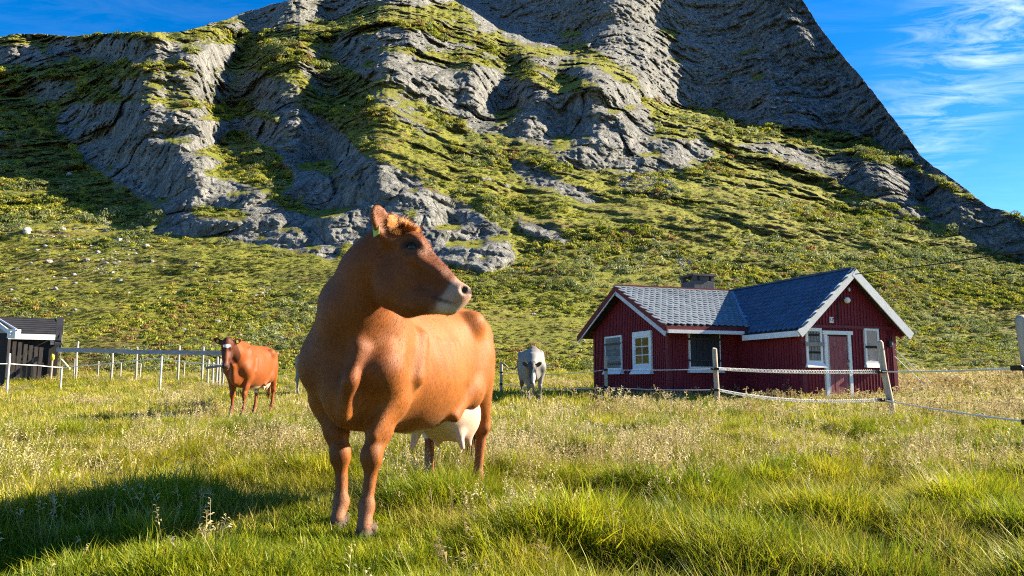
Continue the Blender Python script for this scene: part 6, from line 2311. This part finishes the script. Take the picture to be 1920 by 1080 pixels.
RR = cow('red_cow', 'red brown cow with a white forehead mark, standing left of the big cow', None, R_O, R_ROT, R_S, pose_r, coat_red, 0.013)
root = RR[0]
root.scale = (R_S, R_S * 0.86, R_S)
udder(root, (-0.47, 0.02, 0.64), (0.22, 0.19, 0.12), ((-0.38, 0.13, 0.54, 0.04, 0, 0), (-0.55, 0.11, 0.54, 0.04, 0, 0), (-0.38, -0.11, 0.54, 0.04, 0, 0), (-0.55, -0.1, 0.54, 0.04, 0, 0)), (0.60, 0.42, 0.34))
tail(root, [(-0.98, 0, 1.26), (-1.05, 0.0, 1.18), (-1.04, 0.01, 0.95), (-1.0, 0.0, 0.7), (-0.97, 0.0, 0.5)], [0.034, 0.028, 0.022, 0.018, 0.014], (0.30, 0.07, 0.014), (0.2, 0.06, 0.02))
for key in ('_ear_r', '_ear_l'):
    b0, ax, opn, wd = pose_r[key]
    c_ = b0 + ax * 0.115 + opn * 0.012
    m = MB(); pv = [c_ + ax * x + wd * y for x, y in ((-0.022, -0.03), (0.022, -0.03), (0.022, 0.03), (-0.022, 0.03))]
    m.add([p + opn * 0.004 for p in pv] + [p for p in pv], [(0, 1, 2, 3), (7, 6, 5, 4), (0, 4, 5, 1), (1, 5, 6, 2), (2, 6, 7, 3), (3, 7, 4, 0)])
    m.build('ear_tag', M_TAG, root)

# grey cow, head low
GX = at(998, 700, 19.0).x
G_O = (GX - 0.02, 19.2, gz(GX, 19.2))
G_ROT = math.radians(-84)
G_S = 1.0
hg = local_view(G_O, G_ROT, G_S, at(996, 690, 18.0))
tg = (local_view(G_O, G_ROT, G_S, Vector((0.9, 0, 1.0))) - hg); tg.z = 0; tg.normalize()
c25, s25 = math.cos(math.radians(30)), math.sin(math.radians(30))
pose_g = std_pose([((0.62, 0, 1.06), 0.24), ((0.90, hg.y * 0.6, 1.06), 0.17), (tuple(hg), 0.12)],
                  (tuple(hg), tuple(tg * c25 - Vector((0, 0, s25))), tuple(Vector((0, 0, c25)) + tg * s25)), (1.75, 0.70, 1.62))
pose_g['ylo'] = min(-0.62, hg.y - 0.45)
pose_g['crest'] = [(0.40, 0, 1.34), (0.75, hg.y * 0.4, 1.22), tuple(hg + Vector((-0.05, 0, 0.04)))]
pose_g['dewlap'] = [tuple(hg + Vector((-0.08, 0, -0.2))), (0.93, hg.y * 0.3, 0.85), (0.86, 0, 0.66)]
pose_g['ear_r'] = ((-0.28, 0.95, 0.42), (0.85, 0.25, -0.15))
pose_g['ear_l'] = ((-0.28, -0.95, 0.42), (0.85, -0.25, -0.15))


def coat_grey(V, Nn, hx, hy, hs):
    n1 = fbm(V[:, 0] * 2.5, V[:, 1] * 2.5, V[:, 2] * 2.5, 4)
    col = np.tile(np.array([[0.21, 0.20, 0.19]]), (len(V), 1)) * (1 + 0.2 * n1[:, None])
    inhead = (hx > 690) & (hx < 930) & (hy < 620) & (np.abs(hs) < 0.33) & (V[:, 0] > 0.75) & (V[:, 2] > 0.5)
    col = tint(col, np.where(inhead, 0.9, 0), (0.05, 0.048, 0.05))
    frontal = inhead & (Nn @ (np.array(tg) * 0.8 + np.array([0, 0, 0.5])) > 0.15)
    col = tint(col, np.where(frontal, 1, 0) * smooth_step(1.2, 0.9, np.hypot((hs + 0.03) / 0.055, (hx - 845) / 45.0)), (0.52, 0.46, 0.42))
    col = tint(col, np.where(inhead, 1, 0) * smooth_step(866, 882, hx), (0.05, 0.045, 0.045))
    ears = inhead & (np.abs(hs) > 0.135)
    col = tint(col, np.where(ears, 0.8, 0), (0.035, 0.03, 0.03))
    # dark saddle streak over the back and dark patch on the rump
    back = smooth_step(0.12, 0.04, np.abs(V[:, 1] - 0.02)) * smooth_step(1.20, 1.30, V[:, 2])
    col = tint(col, back * 0.6, (0.10, 0.095, 0.095))
    col = tint(col, smooth_step(-0.5, -0.7, V[:, 0]) * smooth_step(0.05, -0.1, V[:, 1]), (0.030, 0.028, 0.030))
    z = V[:, 2]
    col = tint(col, smooth_step(0.55, 0.35, z) * np.where(n1 > -0.1, 0.55, 0.1), (0.10, 0.095, 0.09))
    return col


RG = cow('grey_cow', 'pale grey cow with dark head lowered, facing the camera left of the house', None, G_O, G_ROT, G_S, pose_g, coat_grey, 0.014)
root_g = RG[0]
root_g.scale = (G_S, G_S * 0.88, G_S)
udder(root_g, (-0.47, 0.02, 0.62), (0.22, 0.19, 0.13), ((-0.38, 0.13, 0.52, 0.05, 0, 0), (-0.55, 0.11, 0.52, 0.05, 0, 0), (-0.38, -0.11, 0.52, 0.05, 0, 0), (-0.55, -0.1, 0.52, 0.05, 0, 0)), (0.55, 0.40, 0.36))
tail(root_g, [(-0.98, 0, 1.26), (-1.06, -0.05, 1.20), (-1.10, -0.20, 1.00), (-1.10, -0.36, 0.88), (-1.08, -0.52, 0.90), (-1.06, -0.62, 0.97)], [0.032, 0.026, 0.022, 0.018, 0.014, 0.012], (0.10, 0.095, 0.09), (0.30, 0.24, 0.14))
# a fourth animal, pale, mostly hidden behind the big cow
root4 = root_g.copy(); C.objects.link(root4)
for chd in list(root_g.children):
    c = chd.copy(); C.objects.link(c); c.parent = root4
    for g_ in chd.children:
        d_ = g_.copy(); C.objects.link(d_); d_.parent = c
x4 = at(591, 700, 24.0).x
root4.name = 'grey_cow'
root4.location = (x4, 24.0, gz(x4, 24.0)); root4.rotation_euler = (0, 0, math.radians(75))
root4['label'] = 'pale cow far back, only its hindquarters showing left of the big brown cow'
